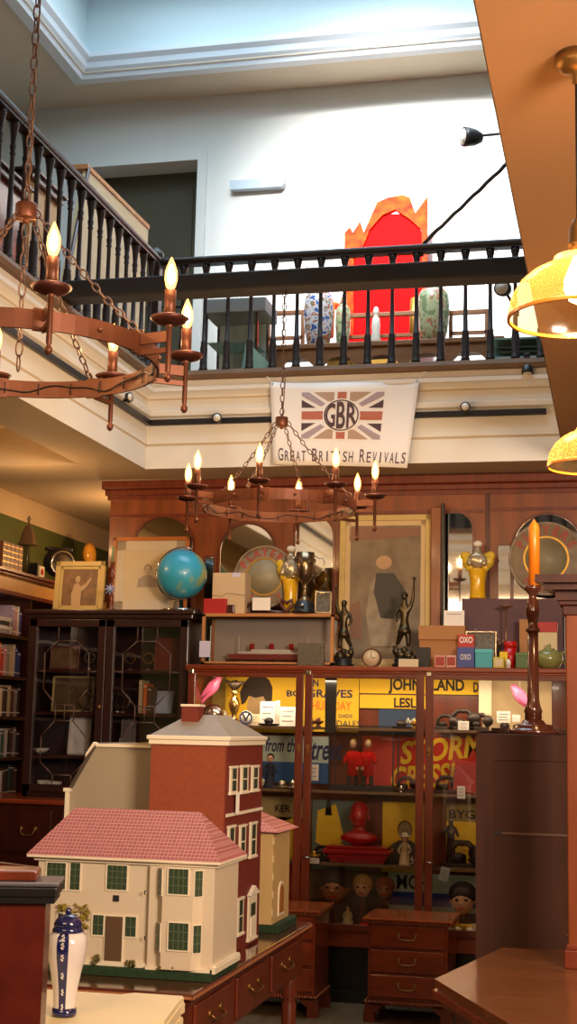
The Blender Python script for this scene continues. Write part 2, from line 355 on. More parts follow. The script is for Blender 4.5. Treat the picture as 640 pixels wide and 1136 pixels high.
# ------------------------------------------------------------------ BALUSTRADES
def baluster_mb():
    h = 0.66
    return MB().box(-.028, .028, -.028, .028, 0, .02).lathe([(.026,.02),(.027,.035),(.022,.04),(.026,.05),(.021,.055),(.025,.066),(.022,.075),(.0235,.16),(.019,.19),(.021,.2),(.015,.21),(.012,.4),(.0115,.53),(.017,.54),(.0125,.55),(.018,.575),(.013,.59),(.02,.66),(.026,.685),(.026,.703)], n=12)
bal_me = None
def balustrade(label, p0, p1, first, step, n, newel=True, posts=True):
    global bal_me
    p0 = Vector(p0); p1 = Vector(p1); d = p1-p0; Ln = d.length; rz = math.atan2(d.y, d.x)
    t = thing('balustrade', label, 'balustrade', p0, rz)
    MB().box(0, Ln, -.03, .03, .703, .718).box(-.02, Ln+.02, -.04, .04, .716, .752, .014).build('handrail', blackp, t)
    for k in range(n):
        if bal_me is None: b = baluster_mb().build('baluster', blackp, t); bal_me = b.data
        else:
            b = bpy.data.objects.new('baluster', bal_me); C.objects.link(b); b.parent = t
        b.location = (first+k*step, 0, 0)
    if newel:
        MB().box(Ln-.02, Ln+.05, -.035, .035, 0, .7, .006).lathe([(.04,.7),(.03,.72),(.045,.75),(.05,.775),(.03,.8),(.008,.82)], (Ln+.015, 0, 0), 12).build('newel_post', blackp, t)
    return t
YB_ = 8.14
balustrade('long black turned balustrade above the banner, facing the camera', (-2.80, YB_, ZU), (-.1, YB_, ZU), .17, .1475, 17, False)
balustrade('black turned balustrade running along the left side of the void', (-2.80, 2.3, ZU), (-2.80, YB_-.06, ZU), .1, .1475, 39)
balustrade('black turned balustrade over the near edge of the void, seen in the mirrors', (-2.70, 1.93, ZU), (-.3, 1.93, ZU), .1, .1475, 16, False)
# black beam over the void that carries the chandelier
bm_ = MB().box(-2.86, -.1, 6.53, 6.67, ZU+.003, 3.757, .01).build('crossbeam', beamm); tag(bm_, 'black beam crossing the void just below the handrail', 'beam')

# ------------------------------------------------------------------ CHANDELIERS
bulbm = glow_mat('candle_bulb_glow', (1.0, 0.42, 0.10), 3.2, (.9, .8, .6)); corem = glow_mat('bulb_filament_glow', (1.0, 0.86, 0.6), 60)
def chain_mb(p, q, ln=.034, r=.0026, w=.0085, mb=None):
    mb = mb or MB(); p = Vector(p); q = Vector(q); d = q-p; L_ = d.length; n = max(1, int(L_/(ln*.8))); d.normalize()
    a = Vector((0, 0, 1)) if abs(d.z) < .9 else Vector((1, 0, 0)); e1 = d.cross(a).normalized(); e2 = d.cross(e1)
    for k in range(n):
        c = p+d*(L_*(k+.5)/n); s = e1 if k % 2 else e2; hl = ln/2
        pts = [c+d*(hl*math.cos(t*PI/5))+s*(w*math.sin(t*PI/5)) for t in range(10)]
        mb.tube(pts, r, 5, closed=True)
    return mb
def sagging(p, q, sag, n=3):
    p = Vector(p); q = Vector(q); return [p.lerp(q, i/n)-Vector((0, 0, sag*4*(i/n)*(1-i/n))) for i in range(n+1)]
def chandelier(label, loc, R, Rc, phi, hub, flame, top, power, wired=True, pendant_chain=False, hubdrop=.0, phase=0):
    """origin at the ring centre; hub, flame and top are heights above the ring plane"""
    t = thing('chandelier', label, 'chandelier', loc)
    MB().ring((0, 0, 0), R, .052, .008, 64).build('iron_ring', copper, t)
    w = MB(); pts = []
    for k in range(96):
        a = 2*PI*k/96; pts.append(((R-.009)*math.cos(a), (R-.009)*math.sin(a), .011*math.sin(8*a+1)+.004*math.sin(19*a)))
    w.tube(pts, .0022, 5, closed=True)
    for k in range(24):
        a = 2*PI*k/24; c = Vector(((R-.008)*math.cos(a), (R-.008)*math.sin(a), 0)); w.tube([c+Vector((0, 0, -.018)), c+Vector((0, 0, .018))], .0018, 4)
    w.build('lamp_wire', blk, t)
    for k in range(8):
        a = math.radians(phi+45*k); ca, sa = math.cos(a), math.sin(a); M4 = Matrix.Translation((Rc*ca, Rc*sa, 0)) @ Matrix.Rotation(a, 4, 'Z')
        arm = MB(); arm.M = M4; L_ = Rc-R
        arm.box(-L_-.002, -.006, -.004, .004, -.004, .026).box(-L_-.002, -.006, -.004, .004, -.034, -.02)
        arm.add([(-L_-.004, -.028, -.03), (-L_-.004, .028, -.03), (-L_-.004, .028, .03), (-L_-.004, -.028, .03), (-L_+.004, -.028, -.03), (-L_+.004, .028, -.03), (-L_+.004, .028, .03), (-L_+.004, -.028, .03)],
                [(0,1,2,3), (4,7,6,5), (0,4,5,1), (1,5,6,2), (2,6,7,3), (3,7,4,0)])
        ar = arm.build('arm', copper, t)
        s = MB(); s.M = M4; zf = flame
        s.lathe([(.004, zf-.30), (.010, zf-.292), (.011, zf-.283), (.005, zf-.275), (.0075, zf-.27), (.0075, zf-.15), (.012, zf-.146), (.008, zf-.14)], n=10)
        s.build('candle_rod', copper, ar)
        s = MB(); s.M = M4; s.lathe([(.004, zf-.142), (.02, zf-.143), (.042, zf-.136), (.053, zf-.124), (.051, zf-.122), (.03, zf-.132), (.01, zf-.135)], n=22); s.build('drip_pan', rustm, ar)
        s = MB(); s.M = M4; s.lathe([(.0155, zf-.135), (.0155, zf-.045), (.011, zf-.043)], n=14); s.build('candle_tube', copper, ar)
        s = MB(); s.M = M4; s.lathe([(.008, zf-.043), (.013, zf-.035), (.0175, zf-.015), (.0165, zf+.008), (.010, zf+.028), (.004, zf+.042), (.001, zf+.048)], n=14); s.build('bulb', bulbm, ar)
        s = MB(); s.M = M4; s.lathe([(.002, zf-.03), (.009, zf-.02), (.0105, zf-.004), (.006, zf+.016), (.001, zf+.028)], n=10); s.build('filament', corem, ar)
        d = bpy.data.lights.new('bulb_light', 'POINT'); d.energy = power; d.color = (1.0, .62, .32); d.shadow_soft_size = .012
        lo = bpy.data.objects.new('bulb_light', d); C.objects.link(lo); lo.location = Vector(loc)+M4 @ Vector((0, 0, zf+.0))
    rv = MB()
    for k in range(8):
        a = math.radians(phi+22.5+45*k); rv.ball(((R+.006)*math.cos(a), (R+.006)*math.sin(a), 0), .008, 8)
    rv.build('rivets', copper, t)
    hb = MB().lathe([(.006, hub-.035), (.012, hub-.03), (.01, hub-.022), (.03, hub-.022), (.032, hub-.018), (.032, hub+.02), (.03, hub+.024), (.008, hub+.024), (.006, hub+.04)], n=14 if not pendant_chain else 24)
    hb.build('hub', copper, t)
    for k in range(4):
        a = math.radians(phi+67.5+90*k+phase); e = (R*math.cos(a), R*math.sin(a), .03); s_ = (.03*math.cos(a), .03*math.sin(a), hub)
        sg = sagging(s_, e, .02, 3); m_ = MB()
        for i in range(3): chain_mb(sg[i], sg[i+1], mb=m_)
        m_.build('support_chain', chainm, t)
        MB().tube([(e[0], e[1], .022), (e[0]*1.01, e[1]*1.01, .04), (e[0]*.98, e[1]*.98, .045)], .003, 5).build('chain_hook', chainm, t)
    mc = chain_mb((0, 0, hub+.035), (0, 0, top), .05 if pendant_chain else .04, w=.010)
    mc.tube([(.003, 0, hub+.03), (.012, .003, hub+.3*(top-hub)), (-.006, .006, hub+.65*(top-hub)), (.002, 0, top)], .0025, 5)
    mc.build('hanging_chain', chainm, t)
    if pendant_chain: chain_mb((0, 0, hub-.035), (0, 0, -.04), .05, w=.0105).build('drop_chain', chainm, t)
    return t
c1 = (-1.6, 6.6, 2.572)
chandelier('copper ring chandelier hanging in front of the banner', c1, .372, .468, 1.6, .42, .172, 3.665-c1[2], 3.2, phase=10)
c2 = (-1.645, 3.6, 2.525)
chandelier('large near copper ring chandelier cut by the left edge of the photo', c2, .395, .49, 33, .43, .185, 6.4-c2[2], 3.2, pendant_chain=True, phase=-20)

# ------------------------------------------------------------------ PENDANT LAMPS
def pendant_glass():
    m = bpy.data.materials.new('ribbed_amber_glass'); m.use_nodes = True; nt = m.node_tree; N = nt.nodes; L = nt.links; N.clear()
    out = N.new('ShaderNodeOutputMaterial'); m1 = N.new('ShaderNodeMixShader'); m2 = N.new('ShaderNodeMixShader')
    t = N.new('ShaderNodeBsdfTransparent'); t.inputs[0].default_value = (1, .8, .55, 1)
    g = N.new('ShaderNodeBsdfGlossy'); g.inputs['Roughness'].default_value = .15; tr = N.new('ShaderNodeBsdfTranslucent'); tr.inputs[0].default_value = (1.0, .62, .22, 1)
    m1.inputs[0].default_value = .26; m2.inputs[0].default_value = .12
    L.new(t.outputs[0], m1.inputs[1]); L.new(tr.outputs[0], m1.inputs[2]); L.new(m1.outputs[0], m2.inputs[1]); L.new(g.outputs[0], m2.inputs[2]); L.new(m2.outputs[0], out.inputs[0])
    return m
pglass = pendant_glass(); pbulb = glow_mat('pendant_bulb_glow', (1.0, .62, .2), 26)
def pendant(label, x, y):
    t = thing('pendant_lamp', label, 'lamp', (x, y, ZC), 0, None)
    MB().lathe([(.002, -.075), (.012, -.07), (.014, -.05), (.03, -.045), (.048, -.03), (.05, -.012), (.046, -.01), (.046, 0)], n=24).build('ceiling_rose', brassm, t)
    MB().tube([(0, 0, -.07), (0, 0, -.40)], .0045, 8).build('cord', blk, t)
    MB().lathe([(.012, -.40), (.014, -.41), (.020, -.42), (.022, -.455), (.026, -.462), (.022, -.467), (.024, -.49)], n=20).build('lamp_holder', brassm, t)
    n = 120; vs = []; fs = []; prof = [(.035, -.488), (.055, -.49), (.058, -.505), (.075, -.512), (.105, -.528), (.13, -.55), (.148, -.58), (.157, -.615), (.160, -.628), (.158, -.634)]
    for i, (r, h) in enumerate(prof):
        for k in range(n):
            a = 2*PI*k/n; rr = r + (.0018 if (k % 2 and 2 < i < 8) else 0); vs.append((rr*math.cos(a), rr*math.sin(a), h))
    for i in range(len(prof)-1):
        for k in range(n): fs.append((i*n+k, i*n+(k+1) % n, (i+1)*n+(k+1) % n, (i+1)*n+k))
    sh = MB().add(vs, fs, True).build('glass_shade', pglass, t)
    MB().ring((0, 0, -.632), .158, .007, .006, 60).build('rim', mat('amber_rim', (236, 140, 50), .25), sh)
    MB().lathe([(.012, -.49), (.018, -.505), (.032, -.54), (.034, -.565), (.022, -.59), (.004, -.60)], n=18).build('bulb', pbulb, t)
    d = bpy.data.lights.new('bulb_light', 'POINT'); d.energy = 6.5; d.color = (1, .58, .25); d.shadow_soft_size = .03
    o = bpy.data.objects.new('bulb_light', d); C.objects.link(o); o.location = (x, y, ZC-.56)
    return t
pendant('nearer ribbed amber glass pendant lamp with brass fitting, at right edge', -.075, 3.13)
pendant('farther ribbed amber glass pendant lamp, low at right edge', -.075, 4.95)

# ------------------------------------------------------------------ BANNER
YBn = 8.035
def bxz(px, py): p = atY(px, py, YBn); return p.x, p.z
ban = thing('banner', 'white cloth banner with flag roundel tied to the back fascia', 'banner', (0, YBn, 0))
tl, tr_, bl, br = Vector(bxz(300, 424)), Vector(bxz(465, 421)), Vector(bxz(303, 515)), Vector(bxz(452, 519))
nu, nv = 26, 12; vs = []; fs = []
def bpt(u, v):
    p = tl.lerp(tr_, u).lerp(bl.lerp(br, u), v); y = .012*math.sin(u*9+v*2)+.01*math.sin(u*3-1)-.006*v
    z = p.y - .012*math.sin(PI*u)*(1-v) - .004*math.sin(u*7)*v
    return p.x, y, z
for j in range(nv+1):
    for i in range(nu+1): vs.append(bpt(i/nu, j/nv))
for j in range(nv):
    for i in range(nu): a = j*(nu+1)+i; fs.append((a, a+1, a+nu+2, a+nu+1))
cloth = mat('banner_cloth', (240, 232, 226), .8)
bo = MB().add(vs, fs, True).build('cloth', cloth, ban); md = bo.modifiers.new('s', 'SOLIDIFY'); md.thickness = .002; md.offset = 0
def onban(mb, poly_or, y=-.0035):
    """lay flat geometry (u,v in banner fractions) on the cloth"""
    return mb
flag = MB(); FU0, FU1, FV0, FV1 = .215, .775, .115, .68
def fl(u, v, lift=.003):
    x, y, z = bpt(FU0+(FU1-FU0)*u, FV0+(FV1-FV0)*v); return (x, y-lift, z)
def fpoly(mi, pts, lift=.003):
    n = len(pts); flag.mt(mi)
    # subdivide as fan with fine edges so that it follows the cloth
    ed = []
    for k in range(n):
        a = pts[k]; b = pts[(k+1) % n]
        for s_ in range(4): ed.append((a[0]+(b[0]-a[0])*s_/4, a[1]+(b[1]-a[1])*s_/4))
    flag.add([fl(u, v, lift) for u, v in ed], [list(range(len(ed)))])
taupe, brick_, dkt = 1, 2, 3
# horizontal and vertical bars
fpoly(2, [(0, .41), (.3, .41), (.3, .59), (0, .59)]); fpoly(2, [(.7, .41), (1, .41), (1, .59), (.7, .59)])
fpoly(2, [(.445, 0), (.555, 0), (.555, .16), (.445, .16)]); fpoly(2, [(.445, .84), (.555, .84), (.555, 1), (.445, 1)])
for fx in (0, 1):
    for fy in (0, 1):
        q = lambda u, v: (1-u if fx else u, 1-v if fy else v)
        fpoly(1, [q(.15, 0), q(.405, 0), q(.405, .2), q(.33, .2)])          # taupe wedge by the vertical bar
        fpoly(3, [q(0, .16), q(0, .335), q(.18, .335)])                     # dark wedge by the horizontal bar
        fpoly(4, [q(0, 0), q(.09, 0), q(.30, .25), q(.25, .31), q(0, .08)])    # saltire arm
fpoly(0, [(.5+.232*math.cos(a*PI/12)*1.0, .5+.36*math.sin(a*PI/12)) for a in range(24)], .004)
ann = []
for k in range(40):
    a = 2*PI*k/40; b = 2*PI*(k+1)/40; flag.mt(3)
    r1, r2 = .215, .198; s_ = 1.55
    flag.add([fl(.5+r*math.cos(t), .5+r*s_*math.sin(t), .006) for r, t in ((r1, a), (r1, b), (r2, b), (r2, a))], [(0, 1, 2, 3)])
flag.build('flag_emblem', [cloth, mat('taupe_print', (178, 148, 126), .8), mat('brick_print', (182, 104, 82), .8), mat('plum_print', (84, 60, 64), .8), mat('mauve_print', (168, 150, 156), .8)], ban)
def bantext(s, u0, u1, v0, v1, off, warp=None):
    mb = MB(); T_, f_ = text_geo(s, 1, 0, off); ax, bx = min(v.x for v in T_), max(v.x for v in T_); ay, by = min(v.y for v in T_), max(v.y for v in T_); o = []
    for v in T_:
        u = u0+(u1-u0)*(v.x-ax)/(bx-ax); w = (v.y-ay)/(by-ay)
        if warp: hh = warp(u); w = .5+(w-.5)*hh
        p = bpt(u, v1+(v0-v1)*w); o.append((p[0], p[1]-.007, p[2]))
    return mb.add(o, f_)
cu_, ru_ = (FU0+FU1)/2, .2*(FU1-FU0)
wf_ = lambda u: max(.45, math.sqrt(max(0, 1-((u-cu_)/(ru_*1.12))**2)))
pl = mat('plum_print', (84, 60, 64)); vc = (FV0+FV1)/2
for s, a, b in (('G', -.98, -.36), ('B', -.28, .26), ('R', .34, .98)):
    bantext(s, cu_+a*ru_, cu_+b*ru_, vc-.165, vc+.165, .02, wf_).build('monogram', pl, ban)
def smallcaps(words, u0, u1, vb, hb, hs):
    tot = sum(1.25 if i == 0 else 1 for w in words for i in range(len(w)))+.8*(len(words)-1); u = u0; k = (u1-u0)/tot; mb = MB()
    mb = None; acc = []
    for w in words:
        for i, ch in enumerate(w):
            wd = (1.25 if i == 0 else 1)*k; cw = .3 if ch == 'I' else 1.0
            m_ = bantext(ch, u+wd*.5-wd*.36*cw, u+wd*.5+wd*.36*cw, vb-(hb if i == 0 else hs), vb, .004); acc.append(m_); u += wd
        u += .8*k
    o = MB()
    for m_ in acc: o.add(m_.v, m_.f)
    return o
smallcaps(['GREAT', 'BRITISH', 'REVIVALS'], .035, .985, .955, .155, .125).build('lettering', pl, ban)
for (a, b) in ((tl, (-.03, .035)), (tr_, (.06, .045))):
    MB().tube([(a.x+(.01 if b[0] < 0 else -.01), -.008, a.y-.01), (a.x+b[0]*.5, -.02, a.y+b[1]*.9), (a.x+b[0], -.005, a.y+b[1]*.8)], .0022, 5).build('tie_string', whitep, ban)
    MB().ring((a.x+(.012 if b[0] < 0 else -.012), -.006, a.y-.012), .006, .003, .003, 12, 'y').build('eyelet', silver, ban)

# ------------------------------------------------------------------ TRACK LIGHTING round the void
def track(label, a, b):
    a = Vector(a); b = Vector(b); d = b-a; t = thing('light_track', label, 'track', a, math.atan2(d.y, d.x))
    MB().box(0, d.length, -.012, .012, -.018, .018, .003).build('rail', blk, t); return t
ZTR = atY(400, 462, VB-.03).z
track('black lighting track along the back fascia', (VL+.03, VB-.02, ZTR), (atY(606, 457, VB).x, VB-.02, ZTR))
track('black lighting track along the left fascia', (VL+.02, 3.0, ZTR), (VL+.02, VB-.01, ZTR))
def ringspot(label, p, look):
    t = thing('track_spotlight', label, 'spotlight', p)
    MB().tube([(0, 0, 0), (0, -.02, .005), (0, -.04, .012)], .008, 8).build('bracket', blk, t)
    h = MB(); h.M = Matrix.Translation((0, -.05, .015)) @ (Vector(look).to_track_quat('Z', 'Y').to_matrix().to_4x4())
    h.lathe([(.012, -.05), (.022, -.04), (.026, 0), (.03, .03), (.024, .03)], n=18); h.build('lamp_head', blk, t)
    h = MB(); h.M = Matrix.Translation((0, -.05, .015)) @ (Vector(look).to_track_quat('Z', 'Y').to_matrix().to_4x4()); h.lathe([(.022, .0302), (.022, .032)], n=18); h.build('lens', glassy if False else mat('frosted_lens', (226, 216, 200), .2), t)
for px, py, Yq, lk, lb in ((244, 469, 8.06, (.1, -1, -.05), 'small black spotlight on the track left of the banner'), (517, 457, 8.06, (.1, -1, -.05), 'small black spotlight on the track right of the banner')):
    ringspot(lb, atY(px, py, Yq), lk)
ringspot('small black spotlight on the left track below the near chandelier', atX(143, 446, VL+.03)+Vector((.0, 0, 0)), (1, -.35, .0))
def spot(label, root, head, look, r=.055, extra=None):
    t = thing('spotlight', label, 'spotlight', root); v = Vector(head)-Vector(root)
    if extra: MB().tube([(0, 0, .02), (0, 0, ZU-root[2])], .014, 8).lathe([(.1, ZU-root[2]), (.1, ZU-root[2]+.015), (.02, ZU-root[2]+.03)], n=20).build('floor_pole', blk, t)
    MB().tube([(0, 0, 0), v*.45+Vector((0, 0, .01)), v], .009, 8).box(-.015, .02, -.02, .02, -.03, .03, .004).build('arm', blk, t)
    M4 = Matrix.Translation(v) @ Vector(look).to_track_quat('Z', 'Y').to_matrix().to_4x4()
    h = MB(); h.M = M4; h.lathe([(.008, -r*1.6), (r*.5, -r*1.5), (r*.85, -r*.8), (r, 0), (r*1.02, r*.5), (r*.9, r*.5)], n=22); h.build('lamp_head', blk, t)
    h = MB(); h.M = M4; h.lathe([(r*.82, r*.505), (r*.82, r*.53)], n=22); h.build('lens', mat('frosted_lens', (226, 216, 200), .2), t)
spot('black floodlight on an arm high beside the right ceiling edge', atY(566, 147, 8.5)+Vector((.7, 0, 0)), atY(519, 152, 8.3), (-.9, -.45, -.05), .06, True)
spot('black round spotlight clamped behind the balusters near the right', atY(572, 345, 8.35), atY(558, 320, 8.3), (-.25, -1, -.1), .05)
spot('small dark spotlight hanging over the floor edge at the right', atY(580, 398, 8.12)+Vector((.02, 0, 0)), atY(585, 412, 8.05), (.05, -.2, -1), .034)
# hanging rod from upper right to the rail
a, b = atY(568, 176, 7.9), atY(470, 270, 8.14)
pts = [a.lerp(b, k/14)+Vector((0, 0, .004*math.sin(k*2.2))) for k in range(15)]+[b+Vector((-.012, 0, -.08))]
tag(MB().tube([Vector(p)-b for p in pts], .012, 8).build('rope', blackp, None, b), 'dark twisted rope slanting down to the handrail', 'rope')

# ------------------------------------------------------------------ UPPER FLOOR OBJECTS
uw = mat('elm_wood', (150, 98, 58), .45, var=.3, scale=4, stretch=(1, 8, 8))
YA = 8.8
ax0, ax1, _, azt = rect(250, 384, 560, 384, YA)
tb = thing('altar_table', 'long low carved wooden altar table upstairs behind the balustrade', 'table', ((ax0+ax1)/2, YA+.12, ZU)); hw = (ax1-ax0)/2; th = azt-ZU+.02
MB().box(-hw, hw, -.17, .17, th-.035, th, .006).build('tabletop', uw, tb)
ap = [(-hw+.03, th-.035), (-hw+.03, th-.1)]
for k in range(6):
    xa = -hw+.08+k*(2*hw-.16)/6; xb = xa+(2*hw-.16)/6
    ap += [(xa, 0.09), (xa+.03, 0.09+.10), (xa+.08, .09+.15), ((xa+xb)/2, .09+.16), (xb-.08, .09+.15), (xb-.03, .09+.10)]
ap += [(hw-.08, .09), (hw-.03, .09), (hw-.03, th-.035)]
MB().prism([(x, max(z, .06)) for x, z in ap], -.155, -.135).build('apron', uw, tb)
for sx in (-1, 1):
    for yy in (-.14, .10):
        MB().box(sx*(hw-.07)-.03, sx*(hw-.07)+.03, yy, yy+.04, 0, th-.035).build('leg', uw, tb)
def bench(px0, px1, py0, py1, Y, lb):
    x0, x1, z0, z1 = rect(px0, py0, px1, py1, Y); z0 = azt+.02
    t = thing('wooden_rail_stand', lb, 'stand', ((x0+x1)/2, Y, z0)); w = (x1-x0)/2; h = z1-z0
    MB().box(-w, w, -.015, .015, h-.03, h, .004).build('top_rail', uw, t); MB().box(-w, w, -.012, .012, h*.32, h*.32+.022).build('lower_rail', uw, t)
    for s_ in (-1, 1):
        MB().box(s_*w-.012, s_*w+.012, -.012, .012, 0, h).build('post', uw, t)
        MB().box(s_*w-.012, s_*w+.012, -.05, .05, 0, .03).build('foot', uw, t)
bench(298, 336, 345, 378, 8.97, 'small wooden rail stand left of the patterned vase upstairs')
bench(376, 466, 347, 381, 8.97, 'wooden rail stand before the red chair upstairs')
bench(500, 540, 344, 378, 8.97, 'wooden rail stand right of the green vase upstairs')
sc_ = thing('carved_scroll', 'short slanting wooden scroll on the table end upstairs', 'ornament', atY(280, 381, 8.85)); sc_.location.z = azt+.02
MB().prism([(-.06, .0), (.06, 0), (.03, .05), (-.02, .16), (-.05, .19), (-.08, .17), (-.06, .12)], -.03, .03).build('scroll_body', uw, sc_)
def porcelain(name, base, spots, sc=22):
    m = mat(name, base, .15, var=.3, scale=sc, kind=None, coat=.6); nt = m.node_tree
    for n_ in nt.nodes:
        if n_.type == 'VALTORGB':
            e = n_.color_ramp.elements; e[0].color = lin(base)+(1,); e[0].position = .42; e[1].color = lin(base)+(1,); e[1].position = .62
            for p, c in ((.36, spots[0]), (.46, base), (.54, spots[1]), (.58, spots[2]), (.68, spots[3])):
                q = e.new(p); q.color = lin(c)+(1,)
            n_.color_ramp.interpolation = 'CONSTANT'
    return m
v1 = porcelain('famille_porcelain', (206, 208, 212), ((66, 92, 160), (204, 96, 60), (80, 130, 90), (226, 180, 80)))
v2 = porcelain('green_porcelain', (176, 180, 140), ((120, 140, 100), (190, 110, 90), (120, 130, 90), (214, 196, 140)), 16)
def vase(label, px0, px1, py0, m, Y, fac=1.0):
    x0, x1, z0, z1 = rect(px0, py0, px1, 382, Y); r = (x1-x0)/2; zb = azt+.02; h = z1-zb
    t = thing('porcelain_vase', label, 'vase', ((x0+x1)/2, Y, zb))
    prof = [(.62, 0), (.72, .03), (.86, .2), (.98, .45), (1, .66), (.94, .84), (.78, .92), (.62, .955), (.55, .975), (.5, 1.0), (.42, 1.0)]
    MB().lathe([(a_*r, b_*h) for a_, b_ in prof], n=28).build('body', m, t)
    MB().lathe([(r*.42, h), (r*.48, h+.01), (r*.40, h+.04), (r*.1, h+.075), (r*.14, h+.09), (.002, h+.11)], n=20).build('lid', m, t)
vase('tall Chinese vase with blue and orange figures behind the balustrade', 337, 370, 322, v1, 8.84)
vase('slimmer patterned vase just right of the tall figured vase upstairs', 372, 389, 338, v2, 8.9)
vase('pale green Chinese vase right of the red chair upstairs', 463, 499, 318, v2, 8.84)
# small white porcelain figure
fg = thing('porcelain_figurine', 'white porcelain figure standing before the red chair upstairs', 'figurine', (atY(417, 360, 8.82).x, 8.82, azt+.02))
MB().lathe([(.03, 0), (.034, .02), (.026, .08), (.03, .12), (.024, .17), (.012, .19), (.018, .2), (.02, .22), (.012, .245), (.003, .25)], n=14).build('robed_body', whitep, fg)
# red throne chair
YT = 9.8
def rx(px, py, Y=YT): p = atY(px, py, Y); return p.x, p.z
x0, _z = rx(383, 300); x1, _z = rx(476, 300); cxr = (x0+x1)/2
th_ = thing('throne_chair', 'big red velvet throne chair with gilt carved crest upstairs', 'chair', (cxr, YT, ZU)); zz = ZU
def R_(pts): return [(rx(a_, b_)[0]-cxr, rx(a_, b_)[1]-zz) for a_, b_ in pts]
MB().prism(R_([(392, 380), (470, 380), (471, 262), (452, 240), (424, 240), (405, 268), (392, 290)]), -.05, .0).build('upholstered_back', redmatte, th_)
crest = R_([(384, 385), (384, 262), (390, 255), (393, 262), (401, 249), (405, 262), (412, 246), (420, 228), (432, 223), (448, 220), (456, 223), (462, 240), (468, 232), (475, 222), (475, 385), (470, 385), (469, 258), (455, 246), (440, 236), (426, 242), (412, 258), (404, 278), (394, 290), (394, 385)])
MB().prism(crest, -.07, -.02).build('carved_frame', mat('orange_gilt', (216, 74, 14), .7, 0, var=.5, scale=14, col2=(196, 22, 10), spec=.1), th_)
w_ = (x1-x0)/2
MB().box(-w_+.05, w_-.05, -.62, -.05, .36, .5, .04).build('seat_cushion', redmatte, th_)
MB().box(-w_, w_, -.62, -.05, .28, .36, .01).build('seat_rail', goldm, th_)
for s_ in (-1, 1):
    MB().tube([(s_*(w_-.03), -.05, .78), (s_*(w_-.02), -.35, .8), (s_*(w_-.02), -.6, .74), (s_*(w_-.02), -.63, .5)], .03, 8).build('armrest', goldm, th_)
    for yy in (-.58, -.08): MB().lathe([(.02, 0), (.035, .04), (.025, .1), (.04, .28)], (s_*(w_-.05), yy, 0), 10).build('leg', goldm, th_)
# wall light on the upper wall
a, b, z0, z1 = rect(257, 201, 317, 211, 9.98)
wl = thing('wall_uplighter', 'slim white uplighter on the upper back wall', 'wall light', ((a+b)/2, 10.0, (z0+z1)/2)); w = (b-a)/2; h = (z1-z0)/2
MB().prism([(-w, -h*.3), (-w*.98, -h), (w*.9, -h), (w, -h*.3), (w, h), (-w, h)], -.07, 0).build('shade', mat('pale_blue_grey_metal', (170, 184, 196), .5), wl); MB().box(-w*.8, w*.8, -.05, -.01, h, h+.01).build('lens', mat('frosted_lens', (226, 216, 200)), wl)
# glass display counters upstairs
def showcase(label, px0, px1, py0, Y, dep, rows, top=False):
    x0, x1, _, z1 = rect(px0, py0, px1, 420, Y); w = (x1-x0)/2; h = z1-ZU
    t = thing('glass_showcase', label, 'showcase', ((x0+x1)/2, Y, ZU))
    MB().box(-w, w, 0, dep, 0, .08).build('base', mat('pale_cabinet_paint', (188, 204, 200), .5), t)
    MB().box(-w, w, dep-.012, dep, .08, h).build('back_panel', mat('pale_cabinet_paint', (188, 204, 200)), t)
    for sx in (-1, 1):
        for yy in (0, dep-.015): MB().box(sx*w-.008, sx*w+.008, yy, yy+.015, .08, h).build('post', chrome, t)
    for k in range(rows): MB().box(-w+.01, w-.01, .01, dep-.02, .08+(h-.1)*(k+1)/(rows+1), .086+(h-.1)*(k+1)/(rows+1)).build('glass_shelf', vit, t)
    MB().box(-w, w, 0, .004, .08, h).build('front_glass', glass, t)
    if top: MB().box(-w-.02, w+.06, -.02, dep, h, h+.09, .004).build('top_box', mat('grey_showcase_top', (150, 160, 164), .5), t)
    else: MB().box(-w, w, 0, dep, h, h+.012).build('top_glass', vit, t)
    return t
showcase('pale glass showcase with grey top upstairs, beside the doorway', 228, 284, 347, 8.34, .3, 1, True)
showcase('low glass showcase of small wares upstairs at the far right', 543, 612, 376, 8.3, .3, 2)
st = MB().prism([(0, 0), (.22, 0), (.24, .02), (.06, .2), (.03, .2)], -.03, .03).build('glass_ramp', vit, None, (atY(268, 410, 8.25).x, 8.25, ZU))
tag(st, 'tilted glass lid leaning by the showcase upstairs', 'glass lid')
